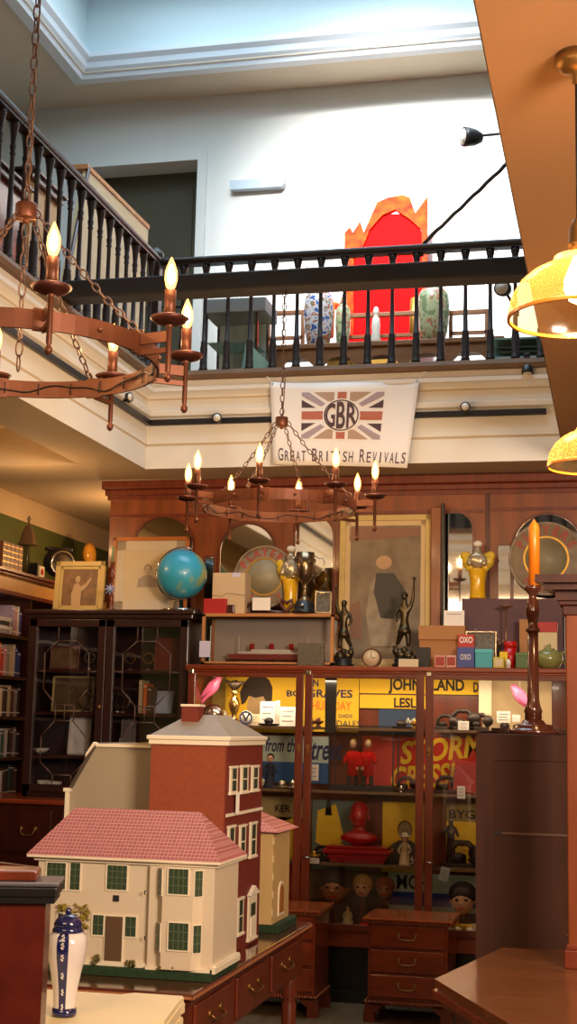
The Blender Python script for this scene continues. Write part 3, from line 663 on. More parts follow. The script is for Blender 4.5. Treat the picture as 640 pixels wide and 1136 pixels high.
# leaning board and furniture upper left
bd = thing('leaning_board', 'large cream board edged in wood upstairs behind the left balustrade', 'board', (0, 0, 0))
XBd = -3.25
def yz(px, py, X=XBd): p = atX(px, py, X); return p.y, p.z
A_, B_, = yz(97, 188), yz(162, 252)
MB().prism([(A_[0], A_[1]), (B_[0]+.05, B_[1]), (B_[0]+.05, ZU), (A_[0]-.45, ZU)], XBd-.03, XBd, 'x').build('panel', mat('cream_board', (196, 172, 132), .6), bd)
MB().prism([(A_[0]-.02, A_[1]), (B_[0]+.05, B_[1]), (B_[0]+.05, B_[1]+.03), (A_[0]-.02, A_[1]+.03)], XBd-.14, XBd+.01, 'x').build('top_edge', pinew, bd)
MB().tube([(XBd+.01, A_[0], A_[1]+.01), (XBd+.01, A_[0]-.45, ZU+.02)], .012, 6).build('front_edge', darkw, bd)
def cabinet_up(label, px0, py0, px1, py1, X, m, mtop):
    a_ = atX(px0, py0, X); b_ = atX(px1, py1, X); t = thing('storage_cabinet', label, 'cabinet', (X-.5, (a_.y+b_.y)/2, ZU)); hy = abs(b_.y-a_.y)/2; h = (a_.z+b_.z)/2-ZU
    MB().box(0, .5, -hy, hy, 0, h-.06).build('carcass', m, t); MB().box(-.02, .53, -hy-.03, hy+.03, h-.06, h-.02, .008).box(-.02, .55, -hy-.05, hy+.05, h-.02, h, .005).build('cornice', mtop, t)
    for s_ in (-1, 1):
        d_ = MB().box(.5, .512, s_*hy/2-hy*.46, s_*hy/2+hy*.46, .05, h-.1).build('door', m, t); MB().ball((.52, s_*.03, h*.5), .012, 8).build('knob', brassm, d_)
cabinet_up('dark red wooden cabinet upstairs at the far left', -40, 150, 26, 205, -3.15, mahog2, darker)
cabinet_up('tan cabinet with dark top upstairs, right of the dark red one', 33, 188, 64, 216, -3.2, mat('tan_panel', (190, 150, 104), .6), darker)

# ------------------------------------------------------------------ LEFT BOOKCASE along the left wall
XB = -3.93
bc = thing('bookcase', 'long dark bookcase with lit cornice standing along the left wall', 'bookcase', (XL, 7.4, 0)); D0 = XB-XL
MB().box(0, .02, -2.6, 3.05, 0, 2.42).build('back_panel', darkw, bc)
for yy in (-2.6, -1.0, .55, 1.6, 3.0): MB().box(.02, D0, yy, yy+.03, 0, 2.40).build('upright', darkw, bc)
SHZ = [atX(12, y, XB).z for y in (704, 750, 795, 840, 883)]
for z in SHZ: MB().box(.02, D0, -2.58, 3.0, z-.022, z).build('shelf', darkw, bc)
ctop = 2.50
MB().box(0, D0+.01, -2.6, 3.05, ctop-.14, ctop-.045).build('frieze', mat('lit_gold_frieze', (216, 156, 84), .35, var=.2, scale=5), bc)  # frieze colour carries the gold light falling on it
MB().box(0, D0+.035, -2.63, 3.08, ctop-.045, ctop-.025, .006).box(0, D0+.05, -2.64, 3.09, ctop-.025, ctop, .006).box(0, D0+.02, -2.6, 3.05, ctop-.165, ctop-.14).build('cornice', mahog2, bc)
BCOL = [('grey', (150, 140, 140)), ('white', (216, 206, 200)), ('red', (176, 44, 30)), ('orange', (226, 110, 40)), ('lilac', (170, 150, 178)), ('blue', (44, 60, 140)), ('cream', (214, 190, 150)), ('brown', (96, 56, 38)), ('black', (40, 34, 38)), ('green', (60, 90, 70)), ('pink', (200, 140, 140))]
BM = {n: mat('book_'+n, c, .55, var=.12, scale=30) for n, c in BCOL}
ORD = ['top', 'second', 'third', 'fourth', 'lowest']
CN = ['first', 'second', 'third', 'fourth', 'fifth', 'sixth', 'seventh', 'eighth', 'ninth', 'tenth', 'eleventh', 'twelfth']
paper = mat('book_pages', (222, 206, 176), .8)
def book(label, loc, w, h, d, m, rot=(0, 0, 0), group=None, bands=0):
    """origin at the foot of the spine; spine faces +x, thickness along y"""
    t = thing('book', label, 'book', loc, 0, group); t.rotation_euler = rot
    MB().box(-d, 0, -w/2, -w/2+.003, 0, h).box(-d, 0, w/2-.003, w/2, 0, h).box(-.003, .002, -w/2, w/2, 0, h, .001).build('cover', m, t)
    MB().box(-d+.004, -.003, -w/2+.003, w/2-.003, .003, h-.004).build('pages', paper, t)
    b_ = MB(); n_ = max(bands, 2)
    for k in range(n_): zz_ = h*(.12+.76*k/(n_-1)); b_.box(.002, .004, -w/2+.001, w/2-.001, zz_, zz_+h*.03)
    b_.build('spine_bands', goldm if bands else white, t); return t
pal = [[], ['lilac', 'grey', 'white', 'cream', 'orange', 'red', 'pink', 'grey', 'cream', 'white', 'blue', 'blue'],
       ['grey', 'black', 'grey', 'brown', 'grey', 'cream', 'brown', 'black', 'cream', 'brown', 'grey', 'black'],
       ['black', 'green', 'brown', 'red', 'black', 'grey', 'green', 'white', 'black', 'brown', 'grey', 'black'],
       ['black', 'blue', 'black', 'brown', 'grey', 'black', 'white', 'brown', 'black', 'green', 'black', 'brown']]
for si in range(1, 5):
    y = 8.40; k = 0
    while y < 8.93 and k < 12:
        w = random.choice((.032, .04, .046, .05)); h = random.uniform(.165, .215); n = pal[si][k]
        book('%s book, %s in the row on the %s shelf of the left bookcase' % (n, CN[k], ORD[si]), (XB-.02, y+w/2, SHZ[si]+.001), w, h, .16, BM[n], group='books on the %s shelf of the left bookcase' % ORD[si])
        y += w+.003; k += 1
for k, n in enumerate(('grey', 'white', 'black', 'white')):
    t = book('%s book lying flat in the stack on the top shelf, %s from below' % (n, CN[k]), (XB-.01, 8.62, SHZ[0]+.002+.0275*k), .025, .22, .16, BM[n], group='stack of flat books on the top shelf'); t.rotation_euler = (PI/2, 0, 0); t.location.z += .0125; t.location.y = 8.74-.005*k
for k, (n, h, w) in enumerate((('lilac', .2, .05), ('pink', .19, .04), ('white', .2, .03), ('blue', .17, .035))):
    book('%s upright book beside the flat stack on the top shelf' % n, (XB-.03, 8.765+w/2+[0, .052, .094, .126][k], SHZ[0]+.001), w, h, .16, BM[n], group='upright books on the top shelf')
# things on top of the left bookcase
XT = -4.03
p = atX(6, 640, XT)
for k, (n, w, h) in enumerate((('black', .12, .26), ('black', .12, .2))):
    book('large %s volume at the left end above the bookcase, %s' % (n, ('tallest', 'lower one')[k]), (XT+.02, 8.42+.14*k, ctop+.001), w, h, .18, BM[n], group='dark volumes above the bookcase')
brm = mat('tooled_brown_leather', (128, 74, 40), .5, var=.4, scale=30)
for k in range(5):
    book('brown leather volume with gilt bands, %s of the set above the bookcase' % CN[k], (XT+.03, 8.69+.066*k, ctop+.001), .06, .2, .16, brm, group='set of brown leather volumes above the bookcase', bands=5)
bl = thing('bell_lamp', 'small bell-shaped glass lamp on a thin stem above the left bookcase', 'lamp', (XT+.03, 9.065, ctop))
MB().lathe([(.05, 0), (.05, .012), (.015, .02), (.006, .03), (.005, .26), (.012, .265)], n=16).build('stem', darkw, bl)
MB().lathe([(.085, .24), (.088, .245), (.07, .262), (.062, .30), (.05, .35), (.03, .375), (.035, .385), (.012, .395), (.01, .43), (.018, .44), (.008, .46), (.001, .47)], n=22).build('shade', mat('smoky_glass', (120, 92, 66), .25, .3), bl)
bl.scale = (.82, .82, .92)
sm_ = thing('oval_miniature', 'small cream card ornament with a red oval on the bookcase cornice', 'ornament', (XT+.1, 9.16, ctop))
MB().box(-.006, .006, -.045, .045, 0, .085, .003).build('card', creamc, sm_); MB().lathe([(.022, .006), (.022, .009)], (0, 0, .045), 18, 'x', 1, 1.0).build('oval', redp, sm_)
dkb = tag(MB().box(-.04, .04, -.045, .045, 0, .1, .006).box(-.03, .03, -.035, .035, .1, .115).build('dark_tin', blk, None, (XT+.02, 9.24, ctop)), 'squat dark tin beside the bell lamp above the bookcase', 'tin')
ck = thing('table_clock', 'round silver-rimmed clock in a dark case above the left bookcase', 'clock', (XT+.06, 9.56, ctop+.001), -.95); R3 = .085
MB().box(-.05, .03, -.12, .12, 0, .03, .006).lathe([(R3*1.25, -.04), (R3*1.25, .03)], (0, 0, .16), 28, 'x').box(-.04, .02, -.1, .1, .24, .27, .01).build('case', blk, ck)
MB().lathe([(R3*1.08, .03), (R3*1.08, .05), (R3*.9, .05), (R3*.9, .035)], (0, .02, .15), 28, 'x').build('bezel', silver, ck)
MB().lathe([(R3*.9, .03), (R3*.9, .036)], (0, .02, .15), 28, 'x').build('dial', mat('dark_dial', (90, 72, 56), .3), ck)
tag(MB().box(-.003, .003, -.03, .03, 0, .085).build('price_card', creamc, None, (XT+.08, 9.78, ctop)), 'small cream card leaning right of the round clock', 'card')
go = thing('amber_globe_lamp', 'amber domed glass ornament on a dark stand above the left bookcase', 'lamp', (XT+.03, 10.12, ctop))
MB().box(-.05, .05, -.1, .1, 0, .24, .02).build('stand', blk, go); MB().ball((.05, -.01, .285), .085, 16, (.6, 1, 1.1)).build('dome', mat('amber_glass', (214, 150, 50), .2, var=.3, coat=.5), go)

# ------------------------------------------------------------------ DARK GLAZED CABINET at the left with its base chest
DX0, DX1, DY, DZT = -3.53, -2.50, 8.1, 2.19
dc = thing('glazed_bookcase', 'near-black glazed cabinet with astragal doors left of the display cabinet', 'cabinet', ((DX0+DX1)/2, DY, 0)); w = (DX1-DX0)/2; ZB = 1.06
MB().box(-w, -w+.03, 0, .37, ZB, DZT-.02).box(w-.03, w, 0, .37, ZB, DZT-.02).box(-w, w, .34, .37, ZB, DZT).box(-w, w, .0, .37, ZB, ZB+.03).box(-w, w, .0, .37, DZT-.06, DZT-.03).build('carcass', darker, dc)
MB().box(-w-.02, w+.02, -.02, .37, DZT-.055, DZT-.025, .006).box(-w-.035, w+.035, -.035, .38, DZT-.028, DZT, .006).build('cornice', darker, dc)
for z in (1.31, 1.57, 1.83): MB().box(-w+.03, w-.03, .05, .34, z-.02, z).build('shelf', darkw, dc)
def astragal_door(x0, x1):
    f = MB(); s = .05; z0, z1 = ZB+.03, DZT-.06; f.box(x0, x0+s, -.02, .004, z0, z1, .003).box(x1-s, x1, -.02, .004, z0, z1, .003).box(x0, x1, -.02, .004, z0, z0+.045, .003).box(x0, x1, -.02, .004, z1-.045, z1, .003)
    d = f.build('door', darker, dc); a0, a1, b0, b1 = x0+s, x1-s, z0+.045, z1-.045
    MB().box(a0, a1, -.006, -.003, b0, b1).build('glass_pane', dkglass, d)
    q = lambda u, v: (a0+(a1-a0)*u, -.012, b1-(b1-b0)*v); g = MB()
    for seg in (((.35, 0), (.35, .09), (.14, .17), (.14, .40), (.35, .5), (.35, .60), (.14, .70), (.14, .86), (.35, .94), (.35, 1)),
                ((.65, 0), (.65, .09), (.86, .17), (.86, .40), (.65, .5), (.65, .60), (.86, .70), (.86, .86), (.65, .94), (.65, 1)),
                ((.35, .09), (.65, .09)), ((.35, .5), (.65, .5)), ((.35, .6), (.65, .6)), ((.35, .94), (.65, .94)), ((0, .285), (.14, .285)), ((.86, .285), (1, .285)), ((0, .78), (.14, .78)), ((.86, .78), (1, .78)), ((.5, .5), (.5, .6))):
        for i in range(len(seg)-1): g.tube([q(*seg[i]), q(*seg[i+1])], .0036, 6)
    g.build('astragals', mat('grey_worn_moulding', (92, 68, 58), .4), d); return d
d_ = astragal_door(-w+.005, -.012)
MB().lathe([(.012, -.03), (.012, -.02)], (-.035, 0, 1.6), 12, 'y').build('escutcheon', brassm, d_)
astragal_door(-.008, w-.005)
bs = thing('base_chest', 'dark red chest of drawers under the glazed cabinet at left', 'chest', (-3.19, DY-.3, 0)); bw = .70
MB().box(-bw, bw, .02, .67, .06, ZB-.03).box(-bw-.01, bw+.01, .01, .67, 0, .07).build('carcass', darkw, bs); MB().box(-bw-.02, bw+.02, -.02, .67, ZB-.03, ZB-.002, .008).build('top', mahogh, bs)
for i in range(2):
    for j, (z0, z1) in enumerate(((.76, 1.0), (.42, .73), (.1, .39))):
        x0 = -bw+.03+i*bw; d_ = MB().box(x0, x0+bw-.05, .002, .02, z0, z1, .006).build('drawer', darkw, bs)
        for xx in (x0+.14, x0+bw-.19):
            zc = (z0+z1)/2; MB().lathe([(.014, -.012), (.014, .002)], (xx-.045, 0, zc+.01), 10, 'y').lathe([(.014, -.012), (.014, .002)], (xx+.045, 0, zc+.01), 10, 'y').tube([(xx-.045, -.012, zc+.01), (xx-.035, -.018, zc-.02), (xx, -.02, zc-.028), (xx+.035, -.018, zc-.02), (xx+.045, -.012, zc+.01)], .004, 6).build('handle', brassm, d_)
# contents of the dark cabinet
def pict(label, name, cat, px0, py0, px1, py1, Y, zb, fm, im, fr=.012, lean=.06, mt_=None, extra=None, parent_group=None, th=.012):
    """a framed or plain picture standing on zb, leaning back"""
    x0, x1, z0, z1 = rect(px0, py0, px1, py1, Y); w_ = (x1-x0)/2; h = z1-zb
    t = thing(name, label, cat, ((x0+x1)/2, Y, zb), 0, parent_group); t.rotation_euler = (-lean, 0, 0)
    f = MB(); f.box(-w_, -w_+fr, -th, th, 0, h, .002).box(w_-fr, w_, -th, th, 0, h, .002).box(-w_, w_, -th, th, 0, fr, .002).box(-w_, w_, -th, th, h-fr, h, .002); f.build('frame', fm, t)
    MB().box(-w_+fr*.8, w_-fr*.8, th*.2, th*.8, fr*.8, h-fr*.8).build('picture', im, t)
    if mt_: b = MB(); mw = mt_[1]; b.box(-w_+fr*.8, -w_+fr+mw, -th*.1, th*.25, fr*.8, h-fr*.8).box(w_-fr-mw, w_-fr*.8, -th*.1, th*.25, fr*.8, h-fr*.8).box(-w_+fr, w_-fr, -th*.1, th*.25, fr*.8, fr+mw).box(-w_+fr, w_-fr, -th*.1, th*.25, h-fr-mw, h-fr*.8); b.build('mount', mt_[0], t)
    t['_w'] = w_; t['_h'] = h; return t, w_, h
sepia = mat('sepia_picture', (150, 112, 78), .5, var=.5, scale=18)
pict('small framed landscape inside the dark cabinet, upper middle shelf', 'framed_picture', 'picture', 58, 750, 104, 784, 8.3, 1.571, goldf, mat('landscape_print', (120, 96, 60), .5, var=.6, scale=14))
pict('white pamphlet with dark lettering inside the left door of the dark cabinet', 'pamphlet', 'pamphlet', 76, 794, 100, 832, 8.3, 1.311, white, white, lean=.1)
pm = bpy.data.objects[-1] if False else None
pict('pale blue book cover leaning behind the right door of the dark cabinet', 'picture_book', 'book', 170, 766, 191, 788, 8.3, 1.571, mat('pale_blue_card', (180, 192, 210)), mat('pale_blue_card', (180, 192, 210)), lean=.3)
pict('dark red box file in the right of the dark cabinet, upper shelf', 'box_file', 'box', 172, 708, 203, 744, 8.3, 1.831, mat('dark_red_cloth', (120, 30, 26)), mat('dark_red_cloth', (120, 30, 26)), lean=.05, th=.02)
pict('dark framed print at the left end of the dark cabinet upper shelf', 'framed_print', 'picture', 56, 716, 88, 741, 8.32, 1.831, mahog2, sepia)
def pot(label, name, cat, px, Y, zb, prof, m, n=18, extra=None, axis='z', dz=0):
    p = atY(px, 700, Y); t = MB().lathe(prof, n=n).build(name, m, None, (p.x, Y, zb)); return tag(t, label, cat)
cupprof = [(.02, 0), (.028, .004), (.038, .03), (.042, .06), (.04, .06), (.034, .03), (.004, .01)]
pot('small white china bowl at the bottom left of the dark cabinet', 'china_bowl', 'bowl', 66, 8.25, ZB+.031, [(.03, 0), (.05, .02), (.06, .055), (.056, .055), (.03, .02)], whitep)
pot('white china cup beside the bowl at the bottom of the dark cabinet', 'china_cup', 'cup', 56, 8.25, ZB+.031, cupprof, whitep)
pot('white dish on the lower shelf behind the left glazed door', 'china_dish', 'dish', 49, 8.27, 1.311, [(.02, 0), (.05, .012), (.07, .035), (.066, .035), (.03, .012)], whitep)
for k, (px, z) in enumerate(((100, 1.831), (145, 1.831), (165, 1.831), (98, 1.571), (133, 1.571), (139, 1.571))):
    t = thing('silver_ware', 'small %s on the %s shelf of the dark cabinet' % (['silver ring ornament left of centre', 'brass hoop ornament', 'brass button ornament', 'silver loop ornament', 'silver scroll ornament', 'silver cup ornament'][k], 'upper' if z > 1.7 else 'middle'), 'ornament', (atY(px, 720, 8.25).x, 8.25, z))
    MB().lathe([(.03, 0), (.03, .008), (.006, .015), (.006, .04)], n=14).build('foot', silver, t); MB().ring((0, 0, .075), .032 if k < 3 else .045, .008, .008, 20, 'y').build('hoop', (brassm if k in (1, 2) else silver), t)
for k in range(3):
    t = book(['tall cream book inside the right glazed door', 'slim tan book inside the right glazed door', 'narrow brown book inside the right glazed door'][k], (atY(158+5*k, 760, 8.25).x, 8.22, 1.571), .022, .2-.02*k, .13, [BM['cream'], BM['orange'], BM['brown']][k], (0, 0, -PI/2))
pict('grey toned booklet standing low behind the right glazed door', 'booklet', 'booklet', 134, 794, 150, 822, 8.3, 1.311, mat('grey_card', (120, 110, 104)), mat('grey_card', (120, 110, 104)), lean=.08)
# on top of the dark cabinet
def portrait_shape(mb, cx, cz, s, y, suit=True):
    """flat drawn bust: head and shoulders"""
    mb.mt(0).add([(cx+s*.55*math.cos(a*PI/10), y, cz+s*.75*math.sin(a*PI/10)) for a in range(20)], [list(range(20))])
    mb.mt(1).add([(cx+s*.62*math.cos(a*PI/10), y+.0004, cz+s*.15+s*.72*math.sin(a*PI/10)) for a in range(20)], [list(range(20))])
    mb.mt(2).add([(cx-s*1.6, y+.0008, cz-s*2.6), (cx-s*1.45, y+.0008, cz-s*1.35), (cx-s*.5, y+.0008, cz-s*.75), (cx+s*.5, y+.0008, cz-s*.75), (cx+s*1.45, y+.0008, cz-s*1.35), (cx+s*1.6, y+.0008, cz-s*2.6)], [list(range(6))])
    for e in (-1, 1): mb.mt(1).add([(cx+e*s*.22+s*.09*math.cos(a*PI/4), y-.0005, cz+s*.08+s*.05*math.sin(a*PI/4)) for a in range(8)], [list(range(8))])
    mb.mt(1).add([(cx-s*.18, y-.0005, cz-s*.36), (cx+s*.18, y-.0005, cz-s*.36), (cx+s*.12, y-.0005, cz-s*.42), (cx-s*.12, y-.0005, cz-s*.42)], [(0, 1, 2, 3)])
    mb.mt(1).add([(cx-s*.03, y-.0005, cz), (cx+s*.06, y-.0005, cz-s*.2), (cx-s*.03, y-.0005, cz-s*.2)], [(0, 1, 2)])
t, w_, h = pict('gilt framed sepia print of a reaching figure on top of the dark cabinet', 'framed_print', 'picture', 60, 622, 115, 678, 8.36, DZT, goldf, sepia, fr=.032, lean=.1, mt_=(goldf, .018))
q = MB(); q.add([(-.045, 0, .02), (-.055, 0, .12), (-.03, 0, .2), (.0, 0, .205), (.02, 0, .18), (.06, 0, .2), (.1, 0, .25), (.11, 0, .235), (.07, 0, .17), (.03, 0, .14), (.03, 0, .02)], [list(range(11))]).add([(-.005+.022*math.cos(a*PI/6), -.0005, .235+.028*math.sin(a*PI/6)) for a in range(12)], [list(range(12))])
q.M = Matrix.Identity(4); o = q.build('drawn_figure', mat('sepia_highlight', (196, 164, 124), .6), t, (-.01, -.003, .02)); o.scale = (.8, 1, .85)
t, w_, h = pict('orange oak frame with a small pencil portrait, on the dark cabinet', 'framed_drawing', 'picture', 123, 595, 208, 679, 8.44, DZT, orangew, creamc, fr=.025, lean=.06, mt_=(mat('pale_mount', (222, 208, 184), .7), .06))
q = MB(); portrait_shape(q, -.015, h*.57, .042, 0.001); q.build('drawn_portrait', [mat('pencil_skin', (206, 184, 156), .7), mat('pencil_dark', (66, 54, 48), .7), mat('pencil_grey', (176, 160, 140), .7)], t)
pcs = thing('candlestick', 'dark turned candlestick with a green candle and a blue enamel badge', 'candlestick', (atY(124, 650, 8.16).x, 8.16, DZT))
MB().lathe([(.03, 0), (.03, .01), (.01, .02), (.012, .06), (.017, .08), (.009, .1), (.009, .2), (.018, .215), (.008, .23), (.012, .25), (.012, .29), (.018, .3)], n=14).build('stem', mahog2, pcs)
MB().lathe([(.010, .3), (.010, .4), (.003, .403)], n=12).build('candle', mat('green_wax', (150, 160, 110), .4), pcs)
star = MB()
for k in range(8):
    a = k*PI/4; star.add([(.04*math.cos(a), -.03, .13+.04*math.sin(a)), (.018*math.cos(a+.35), -.03, .13+.018*math.sin(a+.35)), (0, -.034, .13), (.018*math.cos(a-.35), -.03, .13+.018*math.sin(a-.35))], [(0, 1, 2, 3)])
star.lathe([(.018, -.036), (.018, -.03)], (0, 0, .13), 14, 'y'); star.build('enamel_badge', mat('blue_enamel', (150, 160, 210), .3), pcs)
def globe(label, px, py, r_px, Y, zb, ring=True):
    c = atY(px, py, Y); r = (atY(px+r_px, py, Y).x-atY(px-r_px, py, Y).x)/2
    t = thing('globe', label, 'globe', (c.x, Y, zb)); hz = c.z-zb
    gm = mat('globe_map', (60, 168, 206), .35, var=.1, scale=2.4/(r/.18), kind='spots', col2=(60, 168, 206), coat=.3); nt = gm.node_tree
    for n_ in nt.nodes:
        if n_.type == 'VALTORGB':
            e = n_.color_ramp.elements; e[0].color = lin((30, 140, 190))+(1,); e[0].position = 0; e[1].color = lin((64, 176, 212))+(1,); e[1].position = .50
            for p_, cc in ((.545, (150, 180, 130)), (.57, (196, 190, 130)), (.65, (190, 150, 90))):
                k = e.new(p_); k.color = lin(cc)+(1,)
    MB().ball((0, 0, hz), r, 36).build('sphere', gm, t)
    arc = [((r+.012)*math.sin(a)*-1, 0, hz+(r+.012)*math.cos(a)) for a in [math.radians(v) for v in range(-20, 185, 12)]]
    MB().tube(arc, .006, 6).build('meridian_arm', chrome, t)
    MB().lathe([(.12, 0), (.125, .01), (.11, .016), (.03, .024), (.014, .03), (.012, hz-r-.004)], n=28).build('stand', chrome, t); return t
globe('larger blue terrestrial globe on a chrome stand on the dark cabinet', 202, 637, 26.5, 8.23, DZT)

# ------------------------------------------------------------------ GLASS DISPLAY CABINET (three bays) in front of the panelling
GX0, GX1, GY, GZ = -2.47, -.20, 8.0, 1.86
gc = thing('display_cabinet', 'wide mahogany glazed display cabinet full of toys and posters', 'display cabinet', (0, GY, 0)); GD = .46
S1, S2, S3, SB = 1.51, 1.15, .745, .385
MB().box(GX0, GX0+.03, 0, GD, SB-.03, GZ-.03).box(GX1-.03, GX1, 0, GD, SB-.03, GZ-.03).box(GX0, GX1, GD-.015, GD, SB-.03, GZ-.03).box(GX0, GX1, 0, GD, SB-.03, SB).build('carcass', mahog2, gc)
MB().box(GX0-.015, GX1+.015, -.025, GD, GZ-.028, GZ, .006).box(GX0, GX1, -.008, .02, GZ-.05, GZ-.028).box(GX0-.008, GX1+.008, -.018, GD, GZ-.04, GZ-.028, .003).build('top', mahogh, gc)
MB().box(GX0, GX1, -.012, .02, SB-.085, SB+.0, .004).build('bottom_rail', mahogh, gc)
plm = mat('dark_green_black_paint', (30, 34, 34), .35, coat=.3)
MB().box(GX0+.01, GX1-.01, .03, .06, .0, SB-.08).box(GX0, GX1, .0, .03, 0, .06).box(GX0, GX1, .02, .032, .2, .215).build('plinth', plm, gc)
sh_g = glass_mat('shelf_glass', (.86, .93, .9), .3)
cuts = [GX0, atY(336.5, 850, GY).x, atY(471, 850, GY).x, GX1]
for z, y0 in ((S1, .1), (S2, .1), (S3, .1)):
    for i in range(3): MB().box(cuts[i]+.03, cuts[i+1]-.03, y0, GD-.02, z-.012, z).build('glass_shelf', sh_g, gc)
    MB().box(GX0+.03, GX1-.03, y0-.006, y0+.004, z-.014, z+.002).build('shelf_edge', mat('shelf_edge_wood', (120, 90, 60), .4), gc)
for i in range(3):
    x0, x1 = cuts[i]+.004, cuts[i+1]-.004; s = .045; z0, z1 = SB, GZ-.05
    d = MB().box(x0, x0+s, -.022, 0, z0, z1, .003).box(x1-s, x1, -.022, 0, z0, z1, .003).box(x0+s, x1-s, -.02, 0, z0, z0+.04, .003).box(x0+s, x1-s, -.02, 0, z1-.02, z1, .003).build('door', mahog2, gc)
    MB().box(x0+s, x1-s, -.012, -.009, z0+.04, z1-.02).build('glass_pane', glass, d)
    hx = x1-s/2 if i != 1 else x0+s/2
    if i == 2: hx = x0+s/2
    MB().box(hx-.008, hx+.008, -.026, -.02, 1.36, 1.41, .002).lathe([(.006, -.034), (.006, -.024)], (hx, 0, 1.385), 8, 'y').build('lock', brassm, d)
    MB().cbox((x0+.02, -.025, z1+.01), (.03, .012, .025), .003).build('hinge', silver, d)
    if i: MB().tube([(x0+.01, -.03, .78), (x0+.05, -.032, .78)], .005, 6).build('latch', silver, d)
area('cabinet_fill', (-1.35, 8.07, 1.78), (-1.35, 8.38, 1.0), 2.0, .03, 10, (1.0, .8, .55))  # fill light added inside the cabinet to brighten its contents
# posters standing at the back of the cabinet
YQ = GY+GD-.04
def poster(label, px0, py0, px1, py1, m, Y=YQ, zb=None, cat='poster'):
    x0, x1, z0, z1 = rect(px0, py0, px1, py1, Y)
    t = thing('poster', label, cat, ((x0+x1)/2, Y, z0)); w = (x1-x0)/2; MB().box(-w, w, 0, .003, 0, z1-z0).build('sheet', m, t)
    def X_(px): return atY(px, (py0+py1)/2, Y).x-(x0+x1)/2
    def Z_(py): return atY((px0+px1)/2, py, Y).z-z0
    return t, X_, Z_
def ptext(t, X_, Z_, s, a, b, c, d, m, off=.01, shear=0, y=-.002, name='lettering', warp=None):
    return text(MB(), s, X_(a), X_(b), Z_(d), Z_(c), y, off, shear, warp).build(name, m, t)
def prect(t, X_, Z_, pts, m, name='printed_panel', y=-.001):
    return MB().add([(X_(a), y, Z_(b)) for a, b in pts], [list(range(len(pts)))]).build(name, m, t)
org = mat('faded_orange_ink', (240, 130, 40), .8)
t, X_, Z_ = poster('yellow poster with a dark-haired portrait on the top shelf, left bay', 214, 741, 336, 812, yellowp)
q = MB(); cx_, cz_ = X_(286), Z_(778); s = X_(300)-X_(286)
q.mt(0).add([(cx_+s*.85*math.cos(a*PI/10), -.001, cz_-s*.3+s*.9*math.sin(a*PI/10)) for a in range(20)], [list(range(20))])
hp = [(268, 782), (266, 768), (270, 758), (276, 751), (283, 748), (287, 750), (292, 749), (298, 754), (302, 762), (302, 774), (300, 788), (296, 780), (292, 772), (284, 774), (276, 772), (272, 780)]
q.mt(1).add([(X_(a), -.0018, Z_(b)) for a, b in hp], [list(range(len(hp)))])
q.build('portrait_print', [mat('faded_face', (196, 160, 110), .8), mat('brown_black_print', (62, 46, 32), .8)], t)
prect(t, X_, Z_, [(214, 741), (250, 741), (250, 806), (214, 806)], mat('olive_print', (150, 120, 50), .8))
t2, X2, Z2 = poster('yellow poster lettered BOGRAVES with orange line, centre of the top shelf', 337, 741, 398, 812, yellowp)
ptext(t, X_, Z_, 'BO', 318, 334, 765, 772, navy, .02); ptext(t2, X2, Z2, 'GRAVES', 340, 391, 765, 774, navy, .02); ptext(t2, X2, Z2, 'N', 347, 353, 754, 762, navy, .02)
ptext(t2, X2, Z2, 'THURSDAY', 340, 390, 778, 788, org, .02); ptext(t2, X2, Z2, 'DADS', 376, 391, 792, 796, navy, .01); ptext(t2, X2, Z2, 'DALES', 374, 400, 799, 806, navy, .0)
t, X_, Z_ = poster('yellow poster lettered JOHN ELAND on the top shelf, right of centre', 399, 743, 534, 770, yellowp)
ptext(t, X_, Z_, 'JOHN ELAND', 431, 515, 753, 770, ink, .03); ptext(t, X_, Z_, 'D', 525, 531, 756, 767, ink, .03)
t, X_, Z_ = poster('yellow poster strip lettered LESLIE below the JOHN line', 399, 771, 472, 786, yellowp)
ptext(t, X_, Z_, 'LESLIE', 437, 471, 774, 785, ink, .03)
t, X_, Z_ = poster('dark blue poster with pale script My, behind the middle bay', 420, 787, 470, 815, mat('slate_blue_paper', (50, 66, 92), .8))
ptext(t, X_, Z_, 'My', 449, 466, 796, 809, mat('cream_ink', (220, 210, 180)), .0, .35)
t, X_, Z_ = poster('pale poster lettered from the Street with a blue band, second shelf', 250, 816, 366, 868, palep)
prect(t, X_, Z_, [(250, 845), (366, 845), (366, 868), (250, 868)], bluep)
ptext(t, X_, Z_, 'from the', 294, 332, 819, 834, navy, .015, .3); ptext(t, X_, Z_, 'Street', 337, 380, 818, 842, navy, .02, .3)
t, X_, Z_ = poster('red poster with slanting yellow STORM letters, second shelf', 402, 818, 545, 880, redp)
ptext(t, X_, Z_, 'STORM', 444, 537, 822, 848, yellowp, .03, .15, warp=lambda x, z: (x, z+.12*(x+.1))); ptext(t, X_, Z_, 'CRESSI', 434, 505, 850, 876, yellowp, .03, .15, warp=lambda x, z: (x, z+.10*(x+.1)))
t, X_, Z_ = poster('pale brown poster strip lettered KER low in the left bay', 290, 884, 345, 912, mat('tan_paper', (180, 150, 100), .8)); ptext(t, X_, Z_, 'KER', 305, 322, 893, 901, ink, .02)
t, X_, Z_ = poster('yellow and blue poster with a figure in yellow, lower middle bay', 346, 888, 400, 965, mat('grey_blue_paper', (110, 120, 110), .8))
prect(t, X_, Z_, [(352, 900), (372, 892), (382, 930), (370, 945), (350, 935)], yellowp); prect(t, X_, Z_, [(362, 888), (366, 887), (368, 905), (360, 905)], mat('black_print', (40, 34, 30)))
t, X_, Z_ = poster('yellow poster with a suited man in grey, beside the red bust', 424, 890, 470, 968, yellowp)
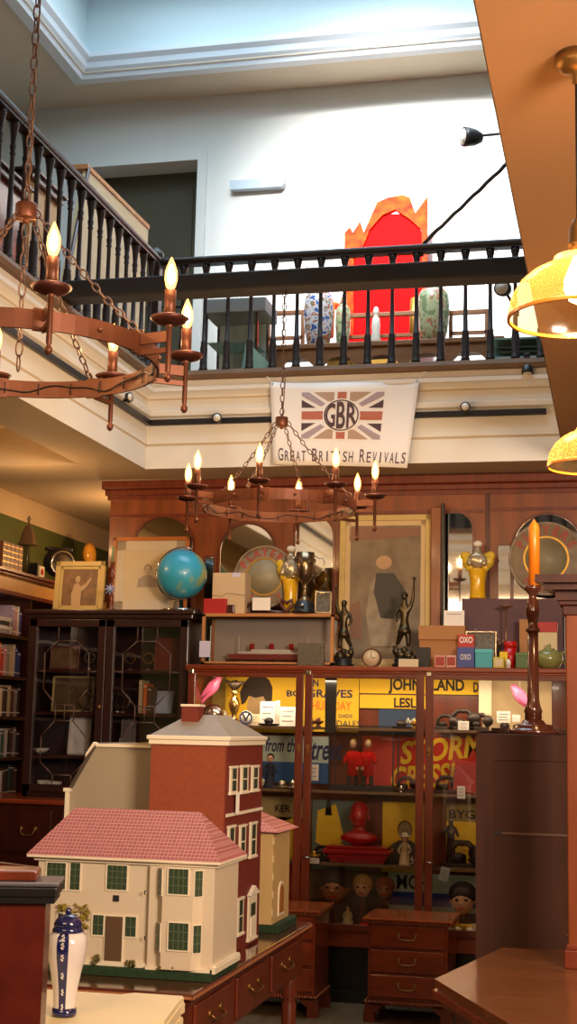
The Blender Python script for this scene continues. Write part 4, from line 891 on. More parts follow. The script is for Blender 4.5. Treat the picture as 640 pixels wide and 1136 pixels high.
q = MB(); cx_, cz_ = X_(449), Z_(922); portrait_shape(q, cx_, cz_, .07, -.0012); q.build('portrait_print', [mat('grey_face_print', (176, 150, 120), .8), mat('brown_black_print', (62, 46, 32)), mat('grey_suit_print', (84, 78, 70), .8)], t)
t, X_, Z_ = poster('pale poster with a blue band and dark letters MCH, lowest shelf', 430, 970, 540, 1012, palep)
prect(t, X_, Z_, [(430, 991), (540, 991), (540, 1006), (430, 1006)], mat('deep_blue_paper', (20, 60, 140), .8), y=-.0012); ptext(t, X_, Z_, 'MCH', 440, 476, 972, 988, ink, .02)
t, X_, Z_ = poster('yellow poster lettered BYG in the right bay, lower shelf', 495, 892, 560, 968, yellowp)
prect(t, X_, Z_, [(495, 892), (560, 892), (560, 912), (495, 912)], mat('olive_print', (150, 120, 50))); ptext(t, X_, Z_, 'BYG', 498, 527, 899, 909, ink, .02); ptext(t, X_, Z_, 'CEY', 512, 530, 938, 945, org, .02)
t, X_, Z_ = poster('red and yellow poster behind the tan dolls house, left bay', 214, 905, 338, 1000, redp)
prect(t, X_, Z_, [(300, 915), (325, 905), (334, 930), (318, 960), (322, 985), (300, 990)], yellowp)
t, X_, Z_ = poster('brown picture panel at the bottom of the middle bay', 340, 968, 430, 1030, mat('brown_print', (120, 84, 50), .8, var=.5, scale=14))
t, X_, Z_ = poster('cream sheet standing in for a lamp reflection at the right end of the top shelf', 535, 743, 612, 815, mat('cream_reflection', (230, 200, 150), .7))  # bright reflection painted as a cream sheet

# -- contents
def card(label, px0, py0, px1, py1, Y, zb=None, m=None, lean=.08, marks=3, cat='card', tilt=0):
    x0, x1, z0, z1 = rect(px0, py0, px1, py1, Y); zb = z0 if zb is None else zb; w = (x1-x0)/2; h = z1-zb
    t = thing(cat if cat in ('card',) else cat.replace(' ', '_'), label, cat, ((x0+x1)/2, Y, zb)); t.rotation_euler = (-lean, tilt, 0)
    MB().box(-w, w, 0, .003, 0, h, .0008).build('sheet', m or white, t)
    if marks:
        q = MB()
        for k in range(marks): q.box(-w*.7, w*(.7-.25*(k % 2)), -.001, 0, h*(.75-.5*k/max(1, marks-1)), h*(.75-.5*k/max(1, marks-1))+h*.035)
        q.build('printed_lines', mat('grey_ink', (120, 110, 110), .8), t)
    return t
card('tall white card with printing on the top shelf, left of the door post', 288, 778, 305, 806, 8.2, S1+.001)
card('white card leaning right of the tall card on the top shelf', 310, 784, 328, 806, 8.18, S1+.001)
card('narrow white card standing between the two larger white cards', 305, 777, 310, 806, 8.22, S1+.001, marks=0)
card('cream ticket lying before the round badge on the top shelf', 268, 792, 288, 806, 8.17, S1+.001, m=creamc)
card('white square card hanging in the middle bay beside the door post', 341, 848, 353, 866, 8.06)
card('small white price label beside the red bust', 341, 952, 354, 958, 8.06, marks=1)
card('white price card below the red book in the right bay', 507, 872, 516, 886, 8.06)
card('blue and white playing card tilted in the lower right bay', 486, 962, 496, 977, 8.06, m=mat('pale_blue_card', (180, 192, 210)), tilt=.25)
card('white picture card among the dark machines, right bay', 508, 800, 520, 817, 8.12, S1+.001)
card('small white card at the right end of the top shelf', 551, 789, 566, 802, 8.12)
card('tiny white card right of the small white card on the top shelf', 568, 793, 577, 801, 8.12, marks=0)
card('cream card propped in the top right bay under the yellow poster', 531, 752, 545, 793, 8.3, marks=0, m=creamc)
bd_ = thing('round_badge', 'round white badge with a dark ring and V in the left bay', 'badge', (atY(273, 786, 8.16).x, 8.16, S1+.004)); rb = .042
MB().lathe([(rb, 0), (rb, .012)], (0, 0, rb), 26, 'y').build('disc', white, bd_)
MB().ring((0, -.001, rb), rb*.86, .002, .008, 26, 'y').build('printed_ring', navy, bd_)
text(MB(), 'V', -.024, .024, rb-.022, rb+.024, -.0022, .02).build('letter', ink, bd_)
def skin_fig(name, label, cat, loc, pts, edges, radii, m, group=None, baseprof=None, basem=None, scale=1.0, rz=0, bname='plinth'):
    t = thing(name, label, cat, loc, rz, group)
    skin_mesh('figure', [tuple(c*scale for c in p) for p in pts], edges, [r*scale for r in radii], m, t)
    if baseprof: MB().lathe([(r*scale, z*scale) for r, z in baseprof], n=24).build(bname, basem or m, t)
    return t
# silver eagle trophy
et = thing('silver_trophy', 'silver trophy with an eagle on top, left bay upper shelf', 'trophy', (atY(260, 780, 8.2).x, 8.2, S1+.001))
MB().lathe([(.045, 0), (.045, .02), (.03, .03), (.012, .05), (.018, .07), (.03, .1), (.034, .13), (.02, .16), (.012, .18), (.03, .2), (.005, .21)], n=18).build('stem', mat('gold_silver', (206, 170, 100), .22, .95), et)
skin_mesh('eagle', [(0, 0, .2), (0, 0, .235), (0, -.01, .26), (-.03, 0, .245), (-.065, 0, .27), (.03, 0, .245), (.06, 0, .26), (0, -.03, .255)], [(0, 1), (1, 2), (1, 3), (3, 4), (1, 5), (5, 6), (2, 7)], [.015, .02, .012, .014, .006, .014, .006, .004], mat('dark_bronze', (70, 56, 44), .4, .7), et)
MB().lathe([(.055, 0), (.07, .02), (.072, .06), (.06, .068), (.005, .07)], (0, 0, 0), 20).build('x', silver).name = 'tmp'
bpy.data.objects.remove(bpy.data.objects['tmp'])
dp = thing('round_clock', 'dark round clock standing behind the brick house chimney in the left bay', 'clock', (atY(236, 785, 8.2).x, 8.2, S1+.001))
MB().lathe([(.06, -.01), (.062, .0), (.062, .03), (.05, .035)], (0, 0, .062), 26, 'y').build('case', darkw, dp); MB().lathe([(.046, -.014), (.046, -.01)], (0, 0, .062), 26, 'y').build('dial', silver, dp)
# pink birds
def bird(label, px, py, Y, face=1):
    p = atY(px, py, Y); t = thing('bird_ornament', label, 'bird ornament', (p.x, Y, p.z))
    q = MB(); q.M = Matrix.Rotation(face*.62, 4, 'Y')
    q.lathe([(.002, -.135), (.010, -.125), (.013, -.09), (.016, -.07), (.03, -.035), (.036, 0), (.032, .025), (.024, .042), (.022, .055), (.018, .07), (.004, .078)], n=18, sy_=.85)
    q.build('body', pink, t)
    MB().lathe([(.007, 0), (.001, .018)], (.047*face, 0, .056), 8, 'x', 1, 1).build('beak', goldm, t)
    for s_ in (-1, 1): MB().prism([(.015*face, .02), (-.01*face, .028), (-.05*face, -.03), (-.066*face, -.07), (-.03*face, -.045), (.005*face, -.015)], s_*.031-.003, s_*.031+.003).build('wing', mat('pink_wing', (206, 90, 130), .5), t)
    MB().ball((.037*face, -.016, .06), .003, 8).build('eye', ink, t)
    MB().tube([(0, 0, .03), (0, 0, max(.05, GZ-.03-p.z))], .001, 4).build('hanging_thread', whitep, t)
    return t
bird('pink bird ornament above the brick house chimney', 236, 762, 8.2, 1); bird('pink bird ornament behind the tall orange candle stick, right bay', 577, 772, 8.2, -1)
tag(MB().prism([(-.03, -.17), (.03, -.17), (.034, .17), (-.034, .17)], -.01, .01).build('black_sash', blk, None, (atY(367, 780, 8.08).x, 8.08, atY(367, 780, 8.08).z)), 'black sash hanging from the top of the middle bay', 'sash')
# glass box with two figures in red
x0, x1, z0, z1 = rect(365, 805, 436, 880, 8.14); zb = S2+.001; gw, gh = (x1-x0)/2, z1-zb
gb = thing('glass_box', 'glazed black-edged box holding two figures in red, middle bay', 'glass case', ((x0+x1)/2, 8.14, zb))
MB().box(-gw, gw, 0, .2, 0, .03, .003).build('base', blk, gb)
fr_ = MB()
for sx in (-1, 1):
    for yy in (.003, .197): fr_.box(sx*gw-.004, sx*gw+.004, yy-.004, yy+.004, .03, gh)
for yy in (.003, .197): fr_.box(-gw, gw, yy-.004, yy+.004, gh-.008, gh)
fr_.box(-gw-.004, -gw+.004, 0, .2, gh-.008, gh).box(gw-.004, gw+.004, 0, .2, gh-.008, gh); fr_.build('edge_frame', blk, gb)
MB().box(-gw, gw, .001, .003, .03, gh-.008).build('front_glass', glass, gb)
for k, (dx, lb, tw) in enumerate(((-.045, 'left figure in a red coat inside the glazed box', 1), (.045, 'right figure in a red coat inside the glazed box', -1))):
    t = thing('costumed_figure', lb, 'figurine', ((x0+x1)/2+dx-.02, 8.24, zb+.031))
    skin_mesh('coat', [(0, 0, .09), (0, 0, .15), (0, 0, .2), (.045*tw, 0, .17), (.06*tw, -.02, .1), (-.035*tw, 0, .17), (-.05*tw, -.02, .12), (.0, 0, .05)], [(0, 1), (1, 2), (1, 3), (3, 4), (1, 5), (5, 6), (0, 7)], [.034, .036, .026, .016, .012, .016, .012, .04], redmatte, t)
    for s_ in (-1, 1): MB().tube([(s_*.018, 0, .06), (s_*.022, -.005, .03), (s_*.02, -.01, .006), (s_*.02, -.028, .004)], .012, 8).build('leg', blk, t)
    MB().ball((0, -.004, .235), .022, 12, (.9, .9, 1.15)).build('head', skin, t); MB().ball((0, .004, .243), .0235, 12, (.95, .9, 1.0)).build('hair', goldm, t)
    MB().ball((.06*tw, -.022, .095), .011, 8).build('hand', skin, t)
# red book
bk = thing('red_book', 'red book leaning in the right bay, before the STORM poster', 'book', (atY(517, 855, 8.12).x, 8.12, S2+.02)); bk.rotation_euler = (-.1, .08, 0)
MB().box(-.075, .075, 0, .025, 0, .165, .003).build('cover', mat('dark_red_cover', (170, 30, 24), .5), bk); MB().box(-.07, .07, .004, .021, -.002, .0).build('pages', paper, bk)
# red bust on red plinth
x0, x1, z0, z1 = rect(360, 891, 434, 962, 8.16); bcx = (x0+x1)/2; zb = S3+.001
bu = thing('red_bust', 'glossy red bust on a wide stepped red plinth, middle bay', 'bust', (bcx, 8.2, zb)); w = (x1-x0)/2; hh = .095
MB().box(-w*.8, w*.8, -.07, .07, 0, .018, .004).box(-w*.88, w*.88, -.08, .08, .018, .05, .008).box(-w, w, -.095, .095, .05, .075, .006).box(-w*.92, w*.92, -.085, .085, .075, hh, .006).build('plinth', mat('deep_red_gloss', (176, 24, 34), .25, coat=.5), bu)
hs = (z1-zb-hh)
q = MB()
q.lathe([(.03, hh), (.05, hh+.006), (.062, hh+hs*.07), (.105, hh+hs*.12), (.11, hh+hs*.2), (.08, hh+hs*.29), (.038, hh+hs*.34), (.033, hh+hs*.42), (.036, hh+hs*.48)], n=28, sy_=.55)
q.ball((0, -.006, hh+hs*.7), .056, 22, (.88, .98, 1.32)).ball((0, -.03, hh+hs*.55), .03, 14, (1, .8, .9)).lathe([(.003, hh+hs*.72), (.009, hh+hs*.62), (.004, hh+hs*.59)], (0, -.062, 0), 10).ball((0, .01, hh+hs*.8), .058, 18, (.95, .95, 1.0))
q.build('bust', redm, bu)
for e in (-1, 1):
    MB().ball((e*.021, -.052, hh+hs*.7), .007, 8, (1.3, .6, .8)).build('eye', mat('deep_red_gloss', (176, 24, 34)), bu); MB().ball((e*.056, 0, hh+hs*.66), .014, 8, (.5, .8, 1.3)).build('ear', redm, bu)
MB().tube([(-.018, -.052, hh+hs*.5), (0, -.058, hh+hs*.495), (.018, -.052, hh+hs*.5)], .006, 6).build('mouth', mat('deep_red_gloss', (176, 24, 34)), bu)
# dolls and heads
def doll(label, px, pytop, Y, zb, dress, hairm=hair, hat=False, wide=.045, cat='doll'):
    p = atY(px, pytop, Y); H_ = p.z-zb; t = thing('doll', label, cat, (p.x, Y, zb)); k = H_/.2
    MB().lathe([(wide*k, 0), (wide*k*.98, .01*k), (wide*.75*k, .07*k), (.02*k, .115*k), (.026*k, .135*k), (.014*k, .152*k)], n=18).build('dress', dress, t)
    MB().ball((0, 0, .172*k), .022*k, 12, (.9, .9, 1.1)).build('head', skin, t); MB().ball((0, .006*k, .18*k), .0235*k, 12, (1, .9, .95)).build('hair', hairm, t)
    for e in (-1, 1):
        MB().tube([(e*.022*k, 0, .135*k), (e*.04*k, -.01*k, .1*k), (e*.03*k, -.03*k, .08*k)], .008*k, 6).build('arm', dress, t); MB().ball((e*.008*k, -.02*k, .174*k), .003*k, 6).build('eye', ink, t)
    if hat: MB().lathe([(.036*k, .186*k), (.036*k, .19*k), (.02*k, .194*k), (.018*k, .21*k), (.002, .214*k)], n=16).build('hat', creamc, t)
    return t
doll('doll in a wide cream dress at the bottom of the middle bay', 386, 1004, 8.15, SB, mat('cream_cloth', (220, 200, 140), .8), wide=.06)
doll('small doll in a pale hat left of the cream dressed doll', 367, 1008, 8.17, SB, mat('grey_pink_cloth', (170, 140, 130), .8), hat=True)
doll('dark costumed doll on the second shelf of the left bay', 300, 836, 8.15, S2, mat('dark_blue_cloth', (40, 44, 64), .8), wide=.035)
doll('seated pale doll beside the suited man poster, lower middle bay', 449, 926, 8.13, S3, mat('ivory_cloth', (214, 190, 150), .8), hat=True, wide=.04)
def puppet(label, px, py, Y, r, hm, fm=skin):
    p = atY(px, py, Y); t = thing('puppet_head', label, 'puppet head', (p.x, Y, S3-.36)); hz = p.z-(S3-.36)
    MB().lathe([(.045, 0), (.05, .01), (.03, .03), (.02, hz-r*1.05), (.03, hz-r*.7)], n=14).build('stand', mat('dark_cloth', (90, 60, 44), .8), t)
    MB().ball((0, 0, hz), r, 18, (.88, .9, 1.12)).build('head', fm, t); MB().ball((0, r*.2, hz+r*.36), r*1.08, 18, (1, .98, .9)).build('hair', hm, t)
    for e in (-1, 1):
        MB().ball((e*r*.34, -r*.82, hz+r*.05), r*.13, 8, (1.3, .6, .9)).build('eye', ink, t); MB().ball((e*r*.88, 0, hz-r*.05), r*.2, 8, (.5, .8, 1.3)).build('ear', fm, t)
    MB().lathe([(r*.16, 0), (r*.04, r*.2)], (0, -r*.85, hz-r*.25), 8, 'z').build('nose', fm, t); MB().tube([(-r*.25, -r*.78, hz-r*.52), (0, -r*.83, hz-r*.56), (r*.25, -r*.78, hz-r*.52)], r*.05, 6).build('mouth', redmatte, t); return t
tanf = mat('tan_puppet_face', (168, 110, 70), .6)
puppet('large brown-haired head at the left of the row below the red bust', 371, 984, 8.16, .085, hair, tanf)
puppet('middle head of the row below the red bust', 402, 984, 8.2, .055, mat('fair_hair', (190, 150, 90), .8), skin)
puppet('ginger head at the right of the row below the red bust', 427, 986, 8.2, .052, mat('ginger_hair', (140, 70, 30), .8), tanf)
puppet('dark-haired doll head at the lowest shelf of the right bay', 513, 998, 8.14, .075, hair, skin)
toy = thing('toy_cart', 'small yellow wheeled toy at the bottom of the right bay', 'toy', (atY(515, 1035, 8.1).x, 8.1, SB))
MB().box(-.05, .05, -.03, .03, .03, .06, .006).box(-.05, -.03, -.03, .03, .06, .11, .004).build('body', yellowp, toy)
for sx in (-.035, .035):
    for yy in (-.034, .03): MB().lathe([(.024, yy), (.024, yy+.006)], (sx, 0, .024), 14, 'y').build('wheel', creamc, toy)
tag(MB().box(-.03, .03, -.025, .025, 0, .05, .004).box(-.02, .02, -.02, .02, .05, .06, .003).build('porcelain_box', whitep, None, (atY(527, 1040, 8.12).x, 8.12, SB)), 'small white china box right of the yellow toy', 'box')
# small silver and dark wares
def ware(label, px, Y, zb, kind, m, s=1.0):
    t = thing('small_ware', label, 'ornament', (atY(px, 850, Y).x, Y, zb+.001))
    if kind == 'bowl': MB().lathe([(.02*s, 0), (.022*s, .006), (.01*s, .012), (.035*s, .03*s), (.045*s, .045*s), (.04*s, .045*s), (.01*s, .02)], n=18).build('bowl', m, t); MB().ball((0, 0, .05*s), .02*s, 8).build('finial', m, t)
    if kind == 'tray': MB().lathe([(.05*s, 0), (.07*s, .012), (.068*s, .014), (.045*s, .004)], n=20, sy_=.6).build('dish', m, t); MB().lathe([(.02*s, .008), (.03*s, .03), (.02*s, .045), (.004, .05)], n=14).build('cover', m, t)
    if kind == 'machine':
        MB().box(-.07*s, .07*s, -.03, .03, 0, .02, .004).build('base', m, t); MB().tube([(-.05*s, 0, .02), (-.05*s, 0, .07*s), (-.02*s, 0, .1*s), (.03*s, 0, .1*s), (.06*s, 0, .07*s), (.06*s, 0, .02)], .014*s, 8).build('arm', m, t)
        MB().lathe([(.034*s, -.02), (.034*s, -.01)], (.065*s, 0, .06*s), 16, 'y').build('hand_wheel', m, t); MB().lathe([(.03*s, .02), (.03*s, .05*s), (.01, .06*s)], (-.01, 0, 0), 12).build('drum', m, t)
    return t
dkm = mat('dark_iron', (56, 44, 40), .4, .5, var=.3, scale=30)
ware('silver covered dish on the second shelf of the left bay', 313, 8.14, S2, 'tray', silver, 1.0)
ware('small silver bowl right of the covered dish', 325, 8.2, S2, 'bowl', silver, .8)
ware('dark toy machine under the ELAND poster, left one', 512, 8.2, S1, 'machine', dkm, 1.1)
ware('dark toy machine right of the white picture card', 530, 8.2, S1, 'machine', dkm, .9)
ware('dark small engine at the left end of the right bay', 493, 8.2, S1, 'machine', dkm, .8)
ware('black cap-like bowl on the top shelf of the left bay', 297, 8.13, S1-.0, 'tray', blk, 1.0)
ware('gilt bowl hidden by the left post, middle bay top shelf', 345, 8.2, S1, 'bowl', goldm, .8)
ware('dark model on the lower shelf of the right bay', 512, 8.2, S3, 'machine', dkm, 1.3)
ware('dark metal bowl on the lower shelf of the right bay', 528, 8.15, S3, 'bowl', dkm, 1.1)
ware('dark model on the second shelf behind the red book', 494, 8.2, S2, 'machine', dkm, .9)
ware('small silver bowl on the lower shelf beside the pale doll', 458, 8.2, S3, 'bowl', silver, .7)
gwm = mat('pale_glassware', (206, 200, 176), .12, coat=.5)
for lb, px, Yw, zz2, kd, mm, sc2 in (
    ('pale glass bowl at the far left of the top shelf, behind the pink bird', 224, 8.3, S1, 'bowl', gwm, 1.2), ('pale glass bowl left of the silver eagle trophy', 246, 8.34, S1, 'bowl', gwm, 1.3),
    ('gilt tray behind the two large white cards', 300, 8.3, S1, 'tray', goldm, 1.1), ('copper toy bowl on the top shelf beside the black sash', 352, 8.12, S1, 'bowl', copper, .8),
    ('dark lidded dish on the top shelf below the LESLIE line', 445, 8.2, S1, 'tray', dkm, 1.1), ('gilt bowl on the top shelf left of the middle door post', 460, 8.12, S1, 'bowl', goldm, .8),
    ('small iron machine on the second shelf beside the STORM poster', 450, 8.2, S2, 'machine', dkm, .8), ('silver bowl on the second shelf right of the glazed box', 445, 8.1, S2, 'bowl', silver, .6),
    ('white china dish on the second shelf, far left bay', 290, 8.3, S2, 'tray', whitep, 1.0), ('silver dish on the second shelf against the left door post', 326, 8.1, S2, 'tray', silver, .8),
    ('gilt bowl on the lower shelf at the left end of the middle bay', 350, 8.12, S3, 'bowl', goldm, .9), ('iron machine on the lower shelf left of the red bust', 358, 8.3, S3, 'machine', dkm, .7),
    ('cream dish at the bottom of the right bay left of the doll head', 492, 8.12, SB, 'tray', gwm, .9), ('pale bowl at the bottom of the middle bay before the ginger head', 428, 8.08, SB, 'bowl', gwm, .9),
    ('red lacquer bowl at the bottom of the middle bay', 408, 8.08, SB, 'bowl', redm, .8), ('small dark tray on the top shelf at the right end', 560, 8.3, S1, 'tray', dkm, 1.0)):
    ware(lb, px, Yw, zz2, kd, mm, sc2)
fig_pts = [(0, 0, .10), (0, 0, .15), (0, 0, .19), (0, 0, .215), (0, -.002, .245), (.025, 0, .195), (.045, -.01, .15), (-.025, 0, .195), (-.04, -.02, .16), (.015, 0, .05), (.018, 0, 0), (-.015, 0, .05), (-.018, 0, 0)]
fig_e = [(0, 1), (1, 2), (2, 3), (3, 4), (2, 5), (5, 6), (2, 7), (7, 8), (0, 9), (9, 10), (0, 11), (11, 12)]
skin_fig('dark_figurine', 'dark upright figurine in the lower right bay beside the yellow poster', 'figurine', (atY(500, 950, 8.22).x, 8.22, S3+.012), fig_pts, fig_e, [.024, .024, .024, .01, .02, .013, .008, .013, .008, .014, .009, .014, .009], dkm, baseprof=[(.05, -.012), (.05, 0), (.04, .006)], basem=dkm)

# ------------------------------------------------------------------ THINGS ON TOP OF THE DISPLAY CABINET
def tinbox(label, name, cat, px0, py0, px1, Y, zb, dep, m, words=None, wm=None, lid=None, py1=None, panel=None):
    x0, x1, _, z1 = rect(px0, py0, px1, py1 or 735, Y); z1 = atY((px0+px1)/2, py0, Y).z; w = (x1-x0)/2; h = z1-zb
    t = thing(name, label, cat, ((x0+x1)/2, Y, zb)); MB().box(-w, w, 0, dep, 0, h*(.8 if lid else 1), .002).build('body', m, t)
    if lid: MB().box(-w-.002, w+.002, -.002, dep+.002, h*.78, h, .003).build('lid', lid, t)
    if panel: MB().box(-w*.8, w*.8, -.0012, 0, h*.15, h*.85 if not lid else h*.7).build('label_panel', panel, t)
    if words: text(MB(), words, -w*.62, w*.62, h*.38, h*.66, -.0035, .01).build('lettering', wm or ink, t)
    return t
ct = GZ+.001
# glass ship case
x0, x1, z0, z1 = rect(224, 681, 370, 726, 8.03); w = (x1-x0)/2; h = z1-ct
sc = thing('ship_case', 'long pine-framed glass case with a model ship, on the display cabinet', 'glass case', ((x0+x1)/2, 8.03, ct)); f = MB()
for sx in (-1, 1):
    for yy in (0, .21): f.box(sx*(w-.009)-.009, sx*(w-.009)+.009, yy, yy+.018, 0, h)
for yy in (0, .21): f.box(-w, w, yy, yy+.018, 0, .02).box(-w, w, yy, yy+.018, h-.016, h)
f.box(-w, w, 0, .228, -.0, .008).box(-w, -w+.018, 0, .228, h-.016, h).box(w-.018, w, 0, .228, h-.016, h); f.build('frame', pinew, sc)
MB().box(-w+.018, w-.018, .21, .214, .02, h-.016).build('back_panel', mat('grey_backing', (186, 172, 158), .6), sc); MB().box(-w+.018, w-.018, .004, .006, .02, h-.016).build('front_glass', dkglass, sc); MB().box(-w, w, .0, .228, h, h+.003).build('top_panel', pinew, sc)
shp = thing('model_ship', 'model ship with red funnels inside the pine-framed glass case', 'model ship', ((x0+x1)/2, 8.15, ct+.0085))
MB().prism([(-.27, .06), (-.24, .03), (.24, .03), (.29, .07), (.2, .062), (-.2, .062)], -.03, .03).build('hull', mat('dark_red_hull', (150, 60, 50), .5), shp); MB().box(-.2, .18, -.025, .025, .062, .078, .003).box(-.12, .12, -.02, .02, .078, .09).build('superstructure', whitep, shp)
for xx in (-.12, .0, .12): MB().lathe([(.014, .09), (.014, .125)], (xx, 0, 0), 12).build('funnel', redm, shp)
for xx in (-.2, .22): MB().tube([(xx, 0, .06), (xx, 0, .17)], .002, 5).build('mast', whitep, shp)
MB().box(-.28, -.2, -.01, .01, 0, .03).box(.18, .24, -.01, .01, 0, .03).box(-.02, .02, -.01, .01, 0, .03).build('cradle', darkw, shp)
card('lilac price card hanging at the left end of the glass ship case', 221, 711, 233, 729, 7.99, m=mat('lilac_card', (206, 200, 226), .7), lean=0, marks=0, cat='price card')
cs = ct+h+.004
tb_ = thing('kraft_box', 'pale brown cardboard box with string standing on the ship case', 'box', (atY(255, 655, 8.1).x, 8.07, cs)); bw = (atY(273, 655, 8.1).x-atY(237, 655, 8.1).x)/2; bh = atY(255, 636, 8.1).z-cs
MB().box(-bw, bw, 0, .15, 0, bh, .003).build('carton', mat('kraft_pale', (206, 178, 140), .8), tb_); MB().box(bw*.2, bw*.7, -.001, 0, bh*.9, bh).build('label', mat('lilac_card', (206, 200, 226)), tb_)
MB().tube([(-bw, -.003, bh*.45), (-bw*.4, -.004, bh*.42), (-bw*.1, -.004, bh*.5), (bw, -.003, bh*.45)], .0015, 5).build('string', mat('string', (140, 110, 80), .8), tb_)
tinbox('small red box left of the cardboard box on the ship case', 'red_box', 'box', 225, 664, 250, 8.04, cs, .06, mat('red_card', (176, 30, 28), .5))
tag(MB().box(-.02, .02, 0, .03, 0, .05, .004).build('dark_pot', darkw, None, (atY(256, 670, 8.035).x, 8.032, cs)), 'small dark block in front of the cardboard box', 'block')
# round signs
def round_sign(label, px, py, rpx, Y, zb, words, low):
    c = atY(px, py, Y); r = (atY(px+rpx, py, Y).x-atY(px-rpx, py, Y).x)/2; t = thing('round_sign', label, 'sign', (c.x, Y, zb)); hz = max(c.z-zb, r+.002)
    rm = mat('worn_relief_sign', (160, 140, 116), .5, var=.5, scale=14, bump=.3); gm_ = mat('grey_green_sign', (160, 150, 122), .5, var=.3, scale=10)
    MB().lathe([(r*.97, -.018), (r, -.012), (r, .012)], (0, 0, hz), 48, 'y').build('disc', rm, t)
    MB().ring((0, -.018, hz), r*.96, .012, r*.05, 48, 'y').build('rim', rm, t); MB().ring((0, -.018, hz), r*.58, .01, r*.05, 40, 'y').build('inner_rim', goldm, t)
    MB().lathe([(r*.55, -.022), (r*.55, -.018)], (0, 0, hz), 36, 'y').build('centre_roundel', gm_, t)
    q = MB(); n_ = len(words); sp = 2.1
    for i, ch in enumerate(words):
        if ch == ' ': continue
        a = sp/2-sp*i/(n_-1); T_, f_ = text_geo(ch, 1, 0, .03); ax = (min(v.x for v in T_)+max(v.x for v in T_))/2; hh_ = max(v.y for v in T_); s_ = r*.24/hh_
        q.add([((r*.66+v.y*s_)*math.sin(-a)+(v.x-ax)*s_*math.cos(a), -.0195, hz+(r*.66+v.y*s_)*math.cos(a)+(v.x-ax)*s_*math.sin(a)) for v in T_], f_)
    for i, ch in enumerate(low):
        a = -.55*(len(low)-1)/2*.8+.44*i; T_, f_ = text_geo(ch, 1, 0, .03); ax = (min(v.x for v in T_)+max(v.x for v in T_))/2; hh_ = max(v.y for v in T_); s_ = r*.2/hh_
        q.add([((r*.88-v.y*s_)*math.sin(a)+(v.x-ax)*s_*math.cos(a), -.0195, hz-(r*.88-v.y*s_)*math.cos(a)+(v.x-ax)*s_*math.sin(a)) for v in T_], f_)
    q.build('lettering', mat('worn_red_letter', (170, 70, 56), .6), t); return t
s1 = round_sign('round brown lettered relief sign standing left of the silver trophy cup', 294, 640, 34, 8.24, cs-.0, 'PLAYERS', 'NAVY')
s2 = round_sign('round lettered relief sign partly behind the tall orange candle', 606, 620, 42, 8.42, ct, 'PLAYERS', 'NAVY')
sd = thing('wooden_easel', 'low curved wooden stand in front of the left round sign', 'stand', (atY(292, 672, 8.1).x, 8.14, cs))
MB().tube([(-.14, 0, .01), (-.1, 0, .06), (-.07, 0, .075), (-.03, 0, .03), (.06, 0, .015), (.16, 0, .012)], .012, 8).box(-.12, .16, -.03, .03, 0, .012).build('base', darkw, sd)
card('small white card lying before the wooden stand on the ship case', 280, 663, 300, 667, 8.07, cs+.02, marks=0, lean=0)
hs_ = tag(MB().tube([(0, 0, .0), (-.035, 0, .04), (-.03, 0, .07), (0, 0, .052), (.03, 0, .07), (.035, 0, .04)], .012, 8, closed=True).build('leather_heart', mat('oxblood_leather', (80, 34, 30), .35), None, (atY(318, 670, 8.08).x, 8.08, cs+.012)), 'dark leather heart shape left of the silver trophy cup', 'ornament')
# yellow cherub vases
def cherub_vase(label, px0, px1, py0, Y, zb):
    x0, x1, _, _z = rect(px0, 640, px1, 660, Y); H_ = atY((px0+px1)/2, py0, Y).z-zb; t = thing('cherub_vase', label, 'vase', ((x0+x1)/2, Y, zb)); w = (x1-x0)/2; yl = mat('yellow_glaze', (232, 176, 22), .25, coat=.5)
    MB().lathe([(w*.52, 0), (w*.56, .01), (w*.5, H_*.06), (w*.5, H_*.3), (w*.62, H_*.5), (w*.5, H_*.52)], n=20).build('body', yl, t)
    sg = mat('silvered_glaze', (196, 180, 150), .25, .5)
    skin_mesh('cherub', [(0, -.01, H_*.5), (0, -.02, H_*.66), (0, -.015, H_*.78), (0, -.015, H_*.9), (w*.45, -.03, H_*.68), (w*.5, -.05, H_*.55), (-w*.45, -.03, H_*.68), (-w*.55, -.05, H_*.56)], [(0, 1), (1, 2), (2, 3), (1, 4), (4, 5), (1, 6), (6, 7)], [.045, .05, .024, .036, .022, .014, .022, .014], sg, t)
    for e in (-1, 1): MB().ball((e*w*.66, .0, H_*.66), w*.42, 12, (1, .6, 1.3)).ball((e*w*.84, 0, H_*.74), w*.32, 10, (1, .6, 1)).ball((e*w*.5, -.01, H_*.54), w*.3, 10, (1, .6, 1)).build('wing', mat('yellow_wing', (236, 196, 50), .35, var=.3, scale=30), t)
    MB().ball((0, -.005, H_*.945), .026, 12, (1.1, 1, .8)).build('curls', whitep, t); return t
cherub_vase('yellow cherub vase left of the silver trophy cup', 308, 337, 605, 8.2, cs)
cherub_vase('yellow cherub vase in front of the right-hand arched mirror', 513, 547, 600, 8.35, atY(530, 664, 8.3).z+.002)
